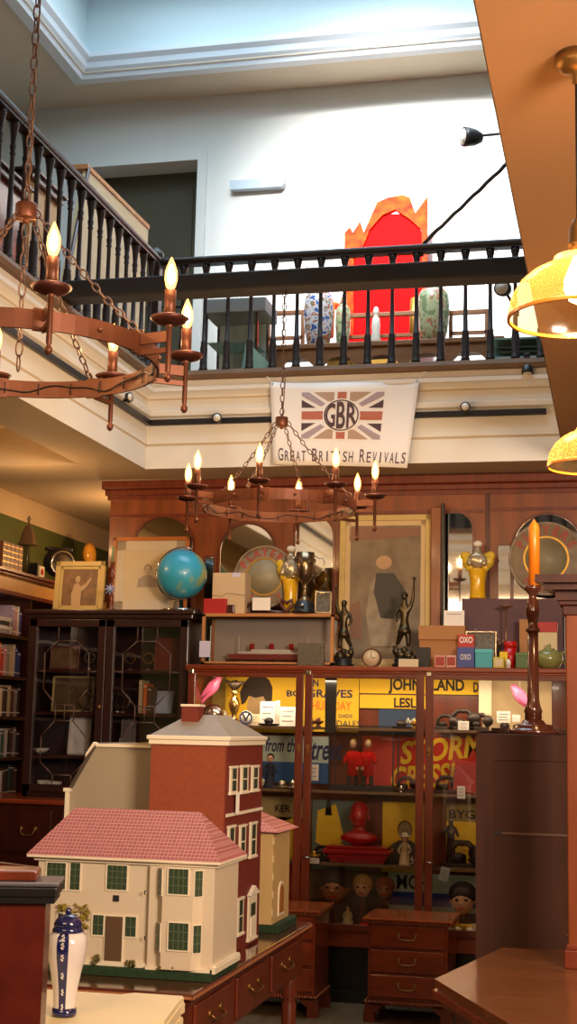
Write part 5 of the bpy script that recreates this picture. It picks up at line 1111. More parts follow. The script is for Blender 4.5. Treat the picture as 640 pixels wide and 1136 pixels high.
# trophy cup
tc = thing('trophy_cup', 'tall two-handled silver trophy cup on a black plinth', 'trophy', (atY(339, 650, 8.1).x, 8.08, cs)); k = (atY(339, 614, 8.12).z-cs)/.3
MB().lathe([(r*k, z*k) for r, z in [(.058, 0), (.06, .015), (.05, .02), (.05, .045), (.042, .05), (.042, .062)]], n=26).build('plinth', blk, tc)
MB().lathe([(r*k, z*k) for r, z in [(.03, .062), (.028, .07), (.012, .085), (.008, .12), (.014, .13), (.01, .14), (.024, .16), (.038, .18), (.042, .23), (.044, .30), (.041, .30), (.036, .19), (.004, .17)]], n=28).build('cup', mat('dull_silver', (150, 128, 100), .22, .95), tc)
for e in (-1, 1): MB().tube([(e*x*k, 0, z*k) for x, z in [(.035, .18), (.06, .185), (.085, .21), (.095, .25), (.085, .275), (.07, .27), (.044, .285)]], .0035, 6).build('handle', silver, tc)
MB().lathe([(.014, -.004), (.012, 0)], (0, -.05*k, .036*k), 6, 'y').build('shield', silver, tc)
pict('small silver framed photograph right of the trophy cup', 'framed_photograph', 'picture', 349, 656, 368, 679, 8.07, cs, silver, mat('grey_photo', (120, 112, 104), .5, var=.6, scale=40), fr=.012)
# large portrait
t, w_, h = pict('large faded full-length portrait in a pale gilt frame behind the bronze figures', 'framed_portrait', 'picture', 376, 571, 478, 737, 8.43, ct, goldf, mat('faded_portrait', (158, 140, 118), .7, var=.4, scale=9), fr=.035, lean=.02, mt_=(mat('cream_mount', (224, 196, 150), .7), .03), th=.015)
q = MB(); q.mt(0).add([(x*w_, -.002, h*z) for x, z in ((-.22, .15), (-.3, .35), (-.24, .55), (-.1, .62), (.1, .62), (.3, .52), (.36, .35), (.4, .15))], [list(range(8))])
q.mt(1).add([(-.02*w_+.13*w_*math.cos(a*PI/10), -.003, h*.69+.045*h*math.sin(a*PI/10)) for a in range(20)], [list(range(20))])
q.mt(2).add([(x*w_, -.0025, h*z) for x, z in ((-.14, .62), (.14, .62), (.34, .5), (.36, .32), (-.06, .33), (-.18, .5))], [list(range(6))])
q.mt(3).add([(x*w_, -.0015, h*z) for x, z in ((-.75, .2), (-.75, .42), (-.4, .44), (-.35, .2))], [(0, 1, 2, 3)]); q.mt(3).add([(x*w_, -.0015, h*z) for x, z in ((-.8, .83), (.75, .86), (.75, .92), (-.8, .92))], [(0, 1, 2, 3)])
q.v = [(v[0]*1.35, v[1], v[2]) if abs(v[0]) < w_*.45 else v for v in q.v]
q.build('painted_figure', [mat('faded_robe', (184, 168, 144), .7, var=.4, scale=12), mat('faded_skin', (206, 170, 136), .7), mat('grey_coat_paint', (84, 80, 74), .7), mat('faded_maroon', (150, 112, 92), .7)], t)
# tall mirror frame / post
pf = thing('cheval_frame', 'dark tall narrow wooden frame standing right of the large portrait', 'frame', (atY(486, 640, 8.4).x, 8.38, ct)); zt = atY(487, 562, 8.38).z-ct
MB().box(-.045, .02, 0, .03, 0, zt, .006).build('post', mahog, pf); MB().box(.02, .038, -.012, .03, 0, zt+.02, .004).build('dark_edge', blk, pf)
# bronze figures
def bronze_fig(label, px, pytop, Y, rz, sgn):
    p = atY(px, pytop, Y); H_ = p.z-ct; k = H_/.42
    t = thing('bronze_statuette', label, 'statuette', (p.x, Y, ct), 0)
    P_ = [(0, 0, .20), (0, 0, .25), (0, 0, .29), (0, 0, .315), (.0, -.004, .34), (-.03, 0, .295), (-.042, -.005, .345), (-.045, 0, .40), (.03, 0, .29), (.045, -.02, .25), (.03, -.03, .22), (-.02, 0, .15), (-.018, 0, .10), (.022, .01, .15), (.04, .02, .11)]
    P_ = [(x*sgn, y, z) for x, y, z in P_]
    skin_mesh('figure', [(x*k, y*k, z*k) for x, y, z in P_], [(0, 1), (1, 2), (2, 3), (3, 4), (2, 5), (5, 6), (6, 7), (2, 8), (8, 9), (9, 10), (0, 11), (11, 12), (0, 13), (13, 14)], [v*k for v in (.026, .018, .024, .010, .018, .011, .009, .006, .011, .008, .006, .015, .009, .015, .009)], bronze, t)
    MB().lathe([(r*k, z*k) for r, z in [(.014, .215), (.028, .19), (.036, .17), (.030, .165)]], n=14).build('tunic', bronze, t)
    MB().ball((0, -.003*k, .345*k), .0165*k, 12, (.9, 1, 1.15)).ball((0, .003*k, .352*k), .0175*k, 10, (1, .9, .9)).build('head', bronze, t)
    MB().lathe([(r*k, z*k) for r, z in [(.058, 0), (.058, .018), (.046, .024), (.05, .04), (.038, .048)]], n=22).build('plinth', blk, t)
    r_ = MB(); random.seed(3)
    for q_ in ((-.02, 0, .06, .03), (.02, .01, .065, .034), (.04, 0, .08, .02), (-.04, 0, .05, .02), (.045, 0, .10, .012), (.0, 0, .085, .02)): r_.ball((q_[0]*k*sgn, q_[1]*k, q_[2]*k), q_[3]*k, 8, (1, .8, .9))
    r_.build('rockwork', bronze, t)
    MB().tube([(-.046*k*sgn, 0, .385*k), (-.046*k*sgn, 0, .44*k)], .004*k, 6).ball((-.046*k*sgn, 0, .435*k), .009*k, 8).build('torch', bronze, t); return t
bronze_fig('bronze statuette with raised left arm, left of the round clock', 382, 655, 8.16, 0, 1)
bronze_fig('bronze statuette with raised torch arm, right of the round clock', 449, 645, 8.16, 0, -1)
rc = thing('mantel_clock', 'small round drum clock between the two bronze statuettes', 'clock', (atY(412, 719, 8.12).x, 8.12, ct)); r = .055
MB().lathe([(r, -.0), (r, .05)], (0, 0, r), 30, 'y').box(-.03, .03, 0, .05, 0, .01).build('case', mat('brown_case', (90, 56, 36), .3), rc); MB().ring((0, -.002, r), r*.94, .01, r*.16, 30, 'y').build('bezel', mat('brown_case', (90, 56, 36)), rc)
MB().lathe([(r*.86, -.004), (r*.86, 0)], (0, 0, r), 30, 'y').build('dial', creamc, rc); MB().box(-.0015, .0015, -.006, -.004, r, r+.034).box(0, .025, -.006, -.004, r-.0015, r+.0015).build('hands', ink, rc)
tinbox('small tin with dark figures in front of the ship case, right end', 'printed_tin', 'tin', 330, 713, 359, 7.992, ct, .03, mat('grey_green_print', (110, 100, 84), .5, var=.5, scale=60))
card('low cream card lying in front of the right bronze statuette', 442, 731, 464, 736, 8.0, ct, marks=0, m=creamc)
tinbox('dark low casket under the right bronze statuette', 'dark_casket', 'casket', 462, 718, 477, 8.12, ct, .08, blk)
# right-hand cluster
tinbox('long dark purple board box behind the boxes and teapot', 'purple_case', 'case', 512, 664, 624, 8.3, ct, .1, mat('plum_card', (104, 72, 76), .7, var=.2, scale=6))
tinbox('tan cardboard box, lower of the pile at the left of the tin cluster', 'cardboard_box', 'box', 465, 710, 512, 8.14, ct, .12, mat('kraft_brown', (176, 124, 76), .8))
zc_ = atY(488, 710, 8.14).z
tinbox('tan cardboard box lid, upper of the pile at the left of the tin cluster', 'cardboard_box', 'box', 464, 694, 516, 8.13, zc_+.001, .13, mat('kraft_brown', (176, 124, 76), .8))
card('square white picture card standing on the cardboard pile', 492, 677, 515, 695, 8.2, atY(488, 694, 8.13).z+.002, marks=1)
pict('silver framed small picture behind the blue tin', 'framed_picture', 'picture', 516, 700, 551, 722, 8.1, ct, silver, mat('grey_photo', (120, 112, 104)), fr=.01)
tinbox('red tin with white letters just above the dark blue tin', 'stock_tin', 'tin', 508, 704, 526, 8.07, ct, .05, mat('red_tin', (190, 40, 30), .4), None, None)
t = bpy.data.objects[-1]
tinbox('dark blue square tin with white lettering in the tin row', 'blue_tin', 'tin', 507, 718, 526, 8.0, ct, .05, mat('cobalt_tin', (60, 76, 150), .35), 'OXO', white)
ox = [o for o in bpy.data.objects if o.name.startswith('stock_tin')][0]; hx_ = atY(516, 704, 8.07).z-ct; text(MB(), 'OXO', -.038, .038, hx_-.048, hx_-.012, -.003, .03).build('lettering', white, ox)
tinbox('small pink box at the left end of the tin row', 'pink_box', 'box', 482, 727, 494, 8.0, ct, .03, mat('pink_card', (214, 150, 130), .5), panel=mat('worn_red_letter', (170, 70, 56)))
tinbox('small pale pink box second in the tin row', 'pink_box', 'box', 495, 727, 506, 8.0, ct, .03, mat('pale_pink_card', (222, 176, 160), .5), panel=mat('worn_red_letter', (170, 70, 56)))
tinbox('turquoise tin with rounded lid in the tin row', 'turquoise_tin', 'tin', 527, 720, 546, 8.0, ct, .05, mat('turquoise_tin', (50, 168, 184), .3), None, None, lid=mat('turquoise_lid', (70, 186, 196), .3))
tinbox('small yellow box right of the turquoise tin', 'yellow_box', 'box', 547, 729, 559, 8.0, ct, .03, mat('lemon_card', (206, 186, 50), .5), panel=creamc)
tinbox('bright yellow carton behind the small yellow box', 'yellow_carton', 'box', 554, 723, 563, 8.04, ct, .03, mat('bright_yellow_card', (240, 200, 30), .5))
ov = tag(MB().lathe([(.018, 0), (.018, .006)], (0, 0, .026), 20, 'y', .75, 1.3).box(-.01, .01, 0, .02, 0, .006).build('oval_plaque', white, None, (atY(564, 728, 7.995).x, 7.995, ct)), 'little white oval plaque in front of the red tin', 'plaque')
tinbox('low green tin left of the teapot', 'green_tin', 'tin', 572, 724, 590, 8.0, ct, .05, mat('green_tin_paint', (70, 104, 56), .4), None, None, lid=mat('green_lid', (84, 116, 60), .4))
rt = thing('red_tin', 'round red tin behind the white oval plaque', 'tin', (atY(566, 722, 8.07).x, 8.08, ct)); hh_ = atY(566, 712, 8.07).z-ct
MB().lathe([(.036, 0), (.036, hh_*.8)], n=22).build('body', redm, rt); MB().lathe([(.038, hh_*.78), (.038, hh_), (.03, hh_+.003)], n=22).build('lid', redm, rt)
gl = thing('glass_dish_stand', 'slim stand with a shallow glass dish rising above the red tin', 'dish', (atY(561, 690, 8.16).x, 8.17, ct)); hz = atY(561, 672, 8.16).z-ct
MB().lathe([(.03, 0), (.03, .006), (.005, .012), (.005, hz-.02), (.02, hz-.012), (.045, hz), (.042, hz+.004), (.004, hz-.008)], n=22).build('stand', mat('bronze_glass', (150, 110, 80), .2, .5), gl)
mp = thing('dried_bouquet', 'crumpled cream and brown dried bouquet beside the dish stand', 'bouquet', (atY(556, 700, 8.2).x-.04, 8.2, ct)); q = MB(); random.seed(5)
for i in range(26): q.ball((random.uniform(-.06, .06), random.uniform(-.03, .03), random.uniform(.06, .17)), random.uniform(.012, .024), 8)
q.build('flower_heads', mat('dried_flowers', (150, 116, 90), .8, var=.5, scale=40), mp); MB().lathe([(.04, 0), (.05, .03), (.04, .06)], n=14).build('pot', darkw, mp)
pp = thing('paper_pipe', 'pair of grey curved pipes leaning on the purple case', 'pipe', (atY(530, 690, 8.24).x, 8.27, ct+.0))
MB().tube([(-.03, 0, .22), (-.02, 0, .235), (-.005, 0, .2), (.005, 0, .12), (.03, 0, .03), (.035, 0, 0)], .009, 8).tube([(0, -.01, .21), (.01, -.01, .18), (.03, -.01, .1), (.06, -.01, .03), (.065, -.01, 0)], .008, 8).build('tube', mat('grey_pipe', (120, 104, 96), .4), pp)
tinbox('brown paper packet left of the red and white packet', 'paper_packet', 'packet', 576, 687, 588, 8.15, ct, .04, mat('kraft_brown', (176, 124, 76)))
tinbox('red topped cream packet behind the teapot', 'tea_packet', 'packet', 597, 690, 618, 8.16, ct, .05, mat('cream_packet', (216, 196, 150), .6), None, None, lid=mat('red_card', (200, 44, 50), .5))
tp = thing('teapot', 'pale green glazed teapot at the right end of the tin row', 'teapot', (atY(609, 727, 8.1).x, 8.09, ct)); k = (atY(612, 712, 8.1).z-ct)/.135; tg = mat('celadon_glaze', (150, 152, 90), .25, var=.3, scale=14, coat=.5)
MB().lathe([(r*k, z*k) for r, z in [(.035, 0), (.05, .01), (.068, .04), (.066, .07), (.045, .09), (.03, .094)]], n=26).build('body', tg, tp)
MB().lathe([(r*k, z*k) for r, z in [(.034, .092), (.028, .1), (.01, .105), (.009, .11), (.012, .118), (.002, .124)]], n=18).build('lid', tg, tp)
MB().tube([(.058*k, 0, .075*k), (.085*k, 0, .09*k), (.1*k, 0, .07*k), (.095*k, 0, .045*k), (.062*k, 0, .03*k)], .007*k, 8).build('handle', tg, tp)
MB().tube([(-.055*k, 0, .035*k), (-.08*k, 0, .05*k), (-.095*k, 0, .085*k)], .01*k, 8, rs=[.016*k, .011*k, .007*k]).build('spout', tg, tp)

# ------------------------------------------------------------------ TABLE with the dolls' houses
TX0, TX1, TY0, TY1, TZ = -2.35, -1.185, 3.98, 5.58, .75
tb = thing('writing_table', 'dark red mahogany table carrying the dolls houses', 'table', ((TX0+TX1)/2, (TY0+TY1)/2, 0)); w = (TX1-TX0)/2; l = (TY1-TY0)/2
MB().box(-w, w, -l, l, TZ-.022, TZ, .006).box(-w+.012, w-.012, -l+.012, l-.012, TZ-.036, TZ-.022).build('tabletop', mat('polished_table_top', (96, 40, 26), .12, var=.3, scale=3, stretch=(8, 1, 1), coat=.6), tb)
MB().box(-w+.004, w-.004, -l-.003, -l+.001, TZ-.016, TZ-.008).box(w-.001, w+.003, -l, l, TZ-.016, TZ-.008).build('edge_moulding', mat('worn_edge', (176, 110, 70), .4), tb)
MB().box(-w+.03, w-.03, -l+.03, l-.03, TZ-.19, TZ-.036).build('apron', mahog2, tb)
for k in range(3):
    y0 = -l+.1+k*.47; d = MB().box(w-.03, w-.02, y0, y0+.42, TZ-.175, TZ-.05, .004).build('drawer', mahog2, tb)
    MB().tube([(w-.02, y0+.15, TZ-.1), (w-.0, y0+.16, TZ-.12), (w-.0, y0+.26, TZ-.12), (w-.02, y0+.27, TZ-.1)], .004, 6).lathe([(.014, w-.022), (.014, w-.016)], (0, y0+.15, TZ-.1), 10, 'x').lathe([(.014, w-.022), (.014, w-.016)], (0, y0+.27, TZ-.1), 10, 'x').build('handle', brassm, d)
for sx in (-1, 1):
    for sy_ in (-1, 1): MB().box(sx*(w-.07)-.035, sx*(w-.07)+.035, sy_*(l-.07)-.035, sy_*(l-.07)+.035, .56, TZ-.04, .004).lathe([(.02, .0), (.026, .03), (.018, .06), (.02, .1), (.03, .45), (.024, .47), (.036, .5), (.026, .53), (.034, .56)], (sx*(w-.07), sy_*(l-.07), 0), 16).build('leg', mahog2, tb)

hcream = mat('house_cream_paint', (220, 202, 176), .6, var=.04, scale=5); hwhite = mat('house_white_trim', (240, 226, 200), .5)
grass = mat('painted_turf', (34, 62, 32), .85, var=.4, scale=60, bump=.3); dkwin = mat('dark_green_window', (62, 76, 58), .15, coat=.4)
def tilemat(name, c1, c2, sc):
    m = mat(name, c1, .6); nt = m.node_tree; N = nt.nodes; L = nt.links; b = N['Principled BSDF']; tc = N.new('ShaderNodeTexCoord'); mp = N.new('ShaderNodeMapping'); br = N.new('ShaderNodeTexBrick')
    mp.inputs['Rotation'].default_value = (math.radians(90), 0, 0); L.new(tc.outputs['Object'], mp.inputs[0]); L.new(mp.outputs[0], br.inputs[0])
    br.inputs['Color1'].default_value = lin(c1)+(1,); br.inputs['Color2'].default_value = tuple(v*.8 for v in lin(c1))+(1,); br.inputs['Mortar'].default_value = lin(c2)+(1,)
    br.inputs['Scale'].default_value = sc; br.inputs['Mortar Size'].default_value = .035; br.inputs['Brick Width'].default_value = .42; br.inputs['Row Height'].default_value = .32; br.offset = .0
    L.new(br.outputs[0], b.inputs['Base Color']); return m
rooft = tilemat('pink_tile_paper', (172, 92, 88), (204, 146, 134), 34)
def px_win(t, ox, oz, px0, py0, px1, py1, Y, nx, nz, y, fm, parent=None, bar=.0022, fr=.004, glassm=None):
    """a framed and barred window cut on the front plane (world y = Y), local y = y"""
    a = atY(px0, (py0+py1)/2, Y).x-ox; b = atY(px1, (py0+py1)/2, Y).x-ox; c = atY((px0+px1)/2, py1, Y).z-oz; d = atY((px0+px1)/2, py0, Y).z-oz
    f = MB().box(a-fr, b+fr, y-.004, y, c-fr, c).box(a-fr, b+fr, y-.004, y, d, d+fr).box(a-fr, a, y-.004, y, c, d).box(b, b+fr, y-.004, y, c, d)
    o = f.build('window_frame', fm, t); MB().box(a, b, y-.0015, y, c, d).build('pane', glassm or dkwin, o)
    g = MB()
    for i in range(1, nx): x = a+(b-a)*i/nx; g.box(x-bar/2, x+bar/2, y-.003, y-.0016, c, d)
    for i in range(1, nz): z = c+(d-c)*i/nz; g.box(a, b, y-.003, y-.0016, z-bar/2, z+bar/2)
    g.build('glazing_bars', mat('olive_glazing_bar', (96, 110, 80), .5) if fm is not whitep else hwhite, o); return o
# -- white house
WX0, WX1, WY, WD = atY(41, 1000, 4.2).x, -1.19, 4.2, .26
wz0, wz1 = TZ+.026, atY(237, 962, WY).z
wh = thing('dolls_house', 'cream dolls house with a pink tiled roof and green windows, nearest on the table', 'dolls house', ((WX0+WX1)/2, WY, TZ)); w = (WX1-WX0)/2; ox, oz = (WX0+WX1)/2, TZ
a0, a1 = wz0-oz, wz1-oz
MB().box(-w-.03, w+.004, -.035, WD+.01, 0, a0, .003).build('base', grass, wh)
MB().box(-w, w, 0, WD, a0, a1).build('walls', hcream, wh)
MB().box(-w, w, -.01, .0, a0, a0+.014).box(w, w+.012, -.01, WD, a0, a0+.02).box(-w-.012, w+.012, -.012, WD+.012, a1-.002, a1+.008, .002).box(-w-.03, w+.022, -.03, WD+.025, a1+.008, a1+.017, .003).build('white_trim', hwhite, wh)
rz_ = atY(150, 898, WY+WD/2).z-oz; rl, rr = atY(84, 898, WY+WD/2).x-ox, atY(222, 900, WY+WD/2).x-ox
e0, e1, f0, f1, zz_ = -w-.03, w+.022, -.03, WD+.025, a1+.017
MB().add([(e0, f0, zz_), (e1, f0, zz_), (e1, f1, zz_), (e0, f1, zz_), (rl, WD/2, rz_), (rr, WD/2, rz_)], [(0, 1, 5, 4), (1, 2, 5), (2, 3, 4, 5), (3, 0, 4), (0, 3, 2, 1)]).build('roof', rooft, wh)
for r_ in ((52, 957, 73, 986, 4, 4), (78, 957, 89, 987, 2, 4), (119, 960, 141, 987, 4, 4), (64, 1013, 70, 1037, 1, 2), (75, 1014, 86, 1038, 2, 3), (103, 1015, 115, 1037, 2, 2), (139, 1017, 151, 1039, 2, 2)):
    px_win(wh, ox, oz, *r_[:4], WY, r_[4], r_[5], 0, hwhite)
def fx(px, py): p = atY(px, py, WY); return p.x-ox, p.z-oz
# right wing: slightly projecting hinged front with a canted bay
bx0, bx1 = fx(166, 1030)[0], w
MB().box(bx0, bx1+.001, -.018, 0, a0-.004, a1-.003, .001).box(bx0-.006, bx0-.002, -.004, 0, a0, a1-.003).build('hinged_front', hcream, wh)
q0, q1 = fx(177, 1010)[0], fx(226, 1010)[0]; bay = [(q0, -.018), (q0+.022, -.045), (q1-.022, -.045), (q1, -.018)]
MB().prism(bay, a0+.006, a1-.006, 'z').build('canted_bay', hcream, wh)
MB().box(bx0, bx1+.004, -.03, -.018, a0-.004, a0+.010).box(bx1-.002, bx1+.014, -.03, WD, a0-.002, a0+.014).build('plinth_strip', hwhite, wh)
for (ya, yb) in ((964, 992), (1024, 1054)):
    za, zb_ = fx(200, yb)[1], fx(200, ya)[1]
    o = px_win(wh, ox, oz, 187, ya, 209, yb, WY-.045, 4, 3, -.045, hwhite)
    for s_, xa, xb in ((-1, bay[0], bay[1]), (1, bay[2], bay[3])):
        c = Vector(((xa[0]+xb[0])/2, (xa[1]+xb[1])/2, 0)); L_ = math.hypot(xb[0]-xa[0], xb[1]-xa[1])*.38; an = math.atan2(xb[1]-xa[1], xb[0]-xa[0])
        q = MB(); q.M = Matrix.Translation(c) @ Matrix.Rotation(an, 4, 'Z'); q.box(-L_-.003, L_+.003, -.003, 0, za-.003, zb_+.003); o = q.build('window_frame', hwhite, wh)
        q = MB(); q.M = Matrix.Translation(c) @ Matrix.Rotation(an, 4, 'Z'); q.box(-L_, L_, -.0045, -.003, za, zb_); o2 = q.build('pane', dkwin, o)
        q = MB(); q.M = Matrix.Translation(c) @ Matrix.Rotation(an, 4, 'Z')
        for z in (za+(zb_-za)/3, za+(zb_-za)*2/3): q.box(-L_, L_, -.0055, -.0045, z-.001, z+.001)
        q.box(-.001, .001, -.0055, -.0045, za, zb_).build('glazing_bars', mat('olive_glazing_bar', (96, 110, 80)), o)
x0, z1 = fx(118, 1016); x1, z0 = fx(135, 1064)
d = MB().box(x0-.004, x1+.004, -.004, 0, a0+.006, z1+.004).build('door', hwhite, wh); MB().box(x0, x1, -.006, -.004, a0+.006, z1).build('doorway_fill', mat('brown_panel_door', (96, 72, 50), .5), d)
x0, z1 = fx(126, 993); x1, z0 = fx(132, 1000); MB().box(x0, x1, -.004, 0, z0, z1).build('plaque', ink, wh)
for yy in (990, 1040): x, z = fx(163, yy); MB().tube([(x, -.02, z-.004), (x, -.024, z+.004), (x+.004, -.022, z+.008)], .002, 5).build('hook', ink, wh)
random.seed(9)
ivy = MB()
for i in range(70):
    u = random.random()
    if u < .55: px, py = random.uniform(66, 101), random.uniform(1003, 1012)
    else: px, py = random.uniform(92, 101), random.uniform(1010, 1030)
    x, z = fx(px, py); ivy.ball((x, -.008-random.random()*.01, z), random.uniform(.003, .006), 6)
ivy.build('climbing_plant', mat('yellow_green_foliage', (160, 140, 50), .9, var=.4, scale=80), wh)
x, z = fx(95, 1030); x2, z2 = fx(88, 1062); MB().tube([(x, -.008, z), ((x+x2)/2+.004, -.01, (z+z2)/2), (x2, -.008, a0)], .005, 6).build('plant_stem', mat('tan_stem', (170, 140, 90)), wh)
for px in (108, 147, 185, 199):
    x, z = fx(px, 1062); q = MB()
    for i in range(9): q.ball((x+random.uniform(-.012, .012), -.035+random.uniform(-.006, .004) if px > 160 else -.018, a0+.005+random.uniform(0, .014 if px != 108 else .024)), .006, 6)
    q.build('shrub', mat('brown_green_foliage', (120, 110, 60), .9, var=.5, scale=80), wh)
# -- brick town house
brick = mat('brick_paper', (150, 70, 38), .7, var=.2, scale=60); brick2 = mat('dark_brick_paper', (122, 42, 26), .7, var=.25, scale=60)
BX1, BY0, BY1 = -1.272, 4.58, 5.07; BX0 = atY(167, 850, BY0).x; bz1 = atY(250, 826, BY0).z
br = thing('dolls_house', 'tall red brick dolls house with white cornice and sash windows', 'dolls house', ((BX0+BX1)/2, BY0, TZ)); ox, oz = (BX0+BX1)/2, TZ; w = (BX1-BX0)/2; D = BY1-BY0; H_ = bz1-oz
MB().mt(0).box(-w, w-.004, 0, D, 0, H_).mt(1).box(w-.004, w, 0, D, 0, H_).build('walls', [brick, brick2], br)
MB().box(w-.003, w+.002, -.002, .003, 0, H_).build('corner_strip', brick2, br)
MB().box(-w-.008, w+.008, -.008, D+.008, H_-.004, H_+.012, .002).box(-w-.014, w+.014, -.014, D+.014, H_+.012, H_+.026, .003).build('cornice', hwhite, br)
ap = [atY(205, 795, BY0+D/2).x-ox, atY(228, 795, BY0+D/2).x-ox]; zr = atY(215, 793, BY0+D/2).z-oz; g0, g1 = -w-.006, w+.006
MB().add([(g0, -.006, H_+.026), (g1, -.006, H_+.026), (g1, D+.006, H_+.026), (g0, D+.006, H_+.026), (-.05, D*.32, zr), (.04, D*.32, zr), (.04, D*.7, zr), (-.05, D*.7, zr)], [(0, 1, 5, 4), (1, 2, 6, 5), (2, 3, 7, 6), (3, 0, 4, 7), (4, 5, 6, 7), (0, 3, 2, 1)]).build('roof', mat('grey_slate_paper', (150, 138, 124), .6, var=.15, scale=30), br)
c0 = atY(203, 800, BY0+.12).x-ox; c1_ = atY(222, 800, BY0+.12).x-ox; ctz = atY(212, 784, BY0+.12).z-oz
ch = MB().box(c0, c1_, .10, .16, H_+.02, ctz).build('chimney', brick2, br); MB().box(c0-.004, c1_+.004, .096, .164, ctz, ctz+.008, .002).build('chimney_cap', hwhite, ch)
def side_win(px0, py0, px1, py1, nz=2, door=False):
    cxp, cyp = (px0+px1)/2, (py0+py1)/2
    a = atX(px0, cyp, BX1).y-BY0; b = atX(px1, cyp, BX1).y-BY0; c = atX(cxp, py1, BX1).z-oz; d = atX(cxp, py0, BX1).z-oz; c = max(c, .003)
    o = MB().box(w, w+.006, a, b, c, d, .001).box(w, w+.010, a-.006, b+.006, c-.004, c+.004).box(w, w+.009, a-.004, b+.004, d-.003, d+.004).build('door' if door else 'window_frame', hwhite, br)
    m_ = (b-a)*.24
    if door:
        MB().prism([(a-.01, d), (b+.01, d), ((a+b)/2, d+.03)], w, w+.014, 'x').build('pediment', hwhite, o); MB().box(w+.006, w+.008, a+m_, b-m_, c+.08, d-.03).build('fanlight', dkwin, o)
        MB().box(w+.006, w+.009, a+m_, b-m_, c+.01, c+.07).build('door_panel', hwhite, o); return
    for i in range(nz): z0 = c+.006+(d-c-.008)*i/nz; MB().box(w+.006, w+.0075, a+m_, b-m_, z0+.002, z0+(d-c-.008)/nz-.003).build('pane', dkwin, o)
for r_ in ((254, 851, 262, 880), (266, 850, 274, 879), (278, 850, 285.5, 877), (251.5, 917, 259, 953), (264.5, 916, 271, 952), (276, 913, 283, 950), (262, 997, 268.5, 1036)): side_win(*r_)
side_win(274, 992, 283, 1041, door=True)
sc_z = atX(269, 901, BX1).z-oz; MB().box(w, w+.006, 0, D, sc_z-.005, sc_z+.005).build('string_course', hwhite, br)
tg_ = card('small white tag hanging on the brick dolls house side', 254, 880, 261, 902, 4.7, m=white, lean=0, marks=0, cat='price tag'); tg_.location.x = BX1+.016; tg_.rotation_euler = (0, 0, PI/2-.2); tg_.location.y = 4.68
# -- grey mansard house behind
GXa = [(77, 899), (77, 876), (107, 827), (168, 823), (168, 899)]
gy = 4.72; pts = [(atY(a, b, gy).x, atY(a, b, gy).z-TZ) for a, b in GXa]; ox = pts[0][0]; rt_ = min(pts[3][0], BX0-.004); pts = [(p[0]-ox, p[1]) for p in pts]; pts[0] = (0, 0); pts[3] = (rt_-ox, pts[3][1]); pts[4] = (rt_-ox, 0)
gh_ = thing('dolls_house', 'grey sided dolls house with a steep sloping roof edge, behind the cream one', 'dolls house', (ox, gy, TZ))
MB().prism(pts, 0, .42).build('walls', mat('warm_grey_paint', (162, 148, 124), .7, var=.05), gh_)
dk_ = mat('dark_roof_edge', (80, 66, 54), .6)
MB().prism([(-.012, pts[1][1]-.006), (pts[2][0]-.006, pts[2][1]+.01), (pts[2][0]+.004, pts[2][1]+.004), (0, pts[1][1]-.008)], -.006, .43).build('roof_slope', dk_, gh_)
MB().box(pts[2][0], pts[3][0], -.008, .43, pts[2][1]-.004, pts[2][1]+.006).build('roof_top', hwhite, gh_)
MB().box(-.014, .0, -.012, .0, .0, pts[1][1]+.0).box(-.02, .006, -.016, .004, pts[1][1]-.006, pts[1][1]+.006).build('white_pilaster', hwhite, gh_)
dr = MB().prism([(pts[1][0]+.02, pts[1][1]+.03), (pts[1][0]+.02, pts[1][1]+.062), (pts[1][0]+.026, pts[1][1]+.066), (pts[1][0]+.03, pts[1][1]+.05)], .02, .05).build('dormer', hwhite, gh_)
MB().prism([(pts[2][0]-.035, pts[2][1]-.04), (pts[2][0]-.035, pts[2][1]-.03), (pts[2][0]-.008, pts[2][1]+.012), (pts[2][0]+.002, pts[2][1]+.006)], -.012, .02).build('dormer', hwhite, gh_)
# -- tan house with striped roof
TXr, TYf, TYb = -1.262, 5.225, 5.50; tz1 = atX(303, 923, TXr).z
tn = thing('dolls_house', 'small tan dolls house with a pink striped hipped roof, farthest along the table', 'dolls house', (TXr-.2, TYf, TZ)); w, D, H_ = .2, TYb-TYf, tz1-TZ; tanm = mat('tan_house_paint', (206, 170, 112), .7, var=.08)
MB().box(-w-.01, w+.03, -.01, D+.02, 0, .03, .003).build('base', grass, tn); MB().box(-w, w, 0, D, .03, H_).build('walls', tanm, tn)
ov_ = .03; zr = atX(290, 888, TXr-.12).z-TZ
rp = tilemat('pink_striped_paper', (196, 96, 90), (216, 150, 110), 30)
MB().add([(-w-ov_, -ov_, H_), (w+ov_, -ov_, H_), (w+ov_, D+ov_, H_), (-w-ov_, D+ov_, H_), (-.02, D/2, zr), (.02, D/2, zr)], [(0, 1, 5, 4), (1, 2, 5), (2, 3, 4, 5), (3, 0, 4), (0, 3, 2, 1)]).build('roof', rp, tn)
ay = D*.5; o = MB().prism([(ay-.045, .05), (ay+.045, .05), (ay+.045, .13)]+[(ay+.045*math.cos(a*PI/8), .13+.045*math.sin(a*PI/8)) for a in range(1, 8)]+[(ay-.045, .13)], w, w+.004, 'x').build('arched_window', hwhite, tn)
MB().prism([(ay-.034, .06), (ay+.034, .06), (ay+.034, .13)]+[(ay+.034*math.cos(a*PI/8), .13+.034*math.sin(a*PI/8)) for a in range(1, 8)]+[(ay-.034, .13)], w+.004, w+.006, 'x').build('pane', mat('amber_backing', (170, 110, 50), .4), o)
bt = MB()
for k in range(5): bt.box(w-.002, w+.003, -.003, .012, .06+k*.065, .085+k*.065)
bt.build('quoins', mat('pale_quoin', (226, 200, 150), .7), tn)

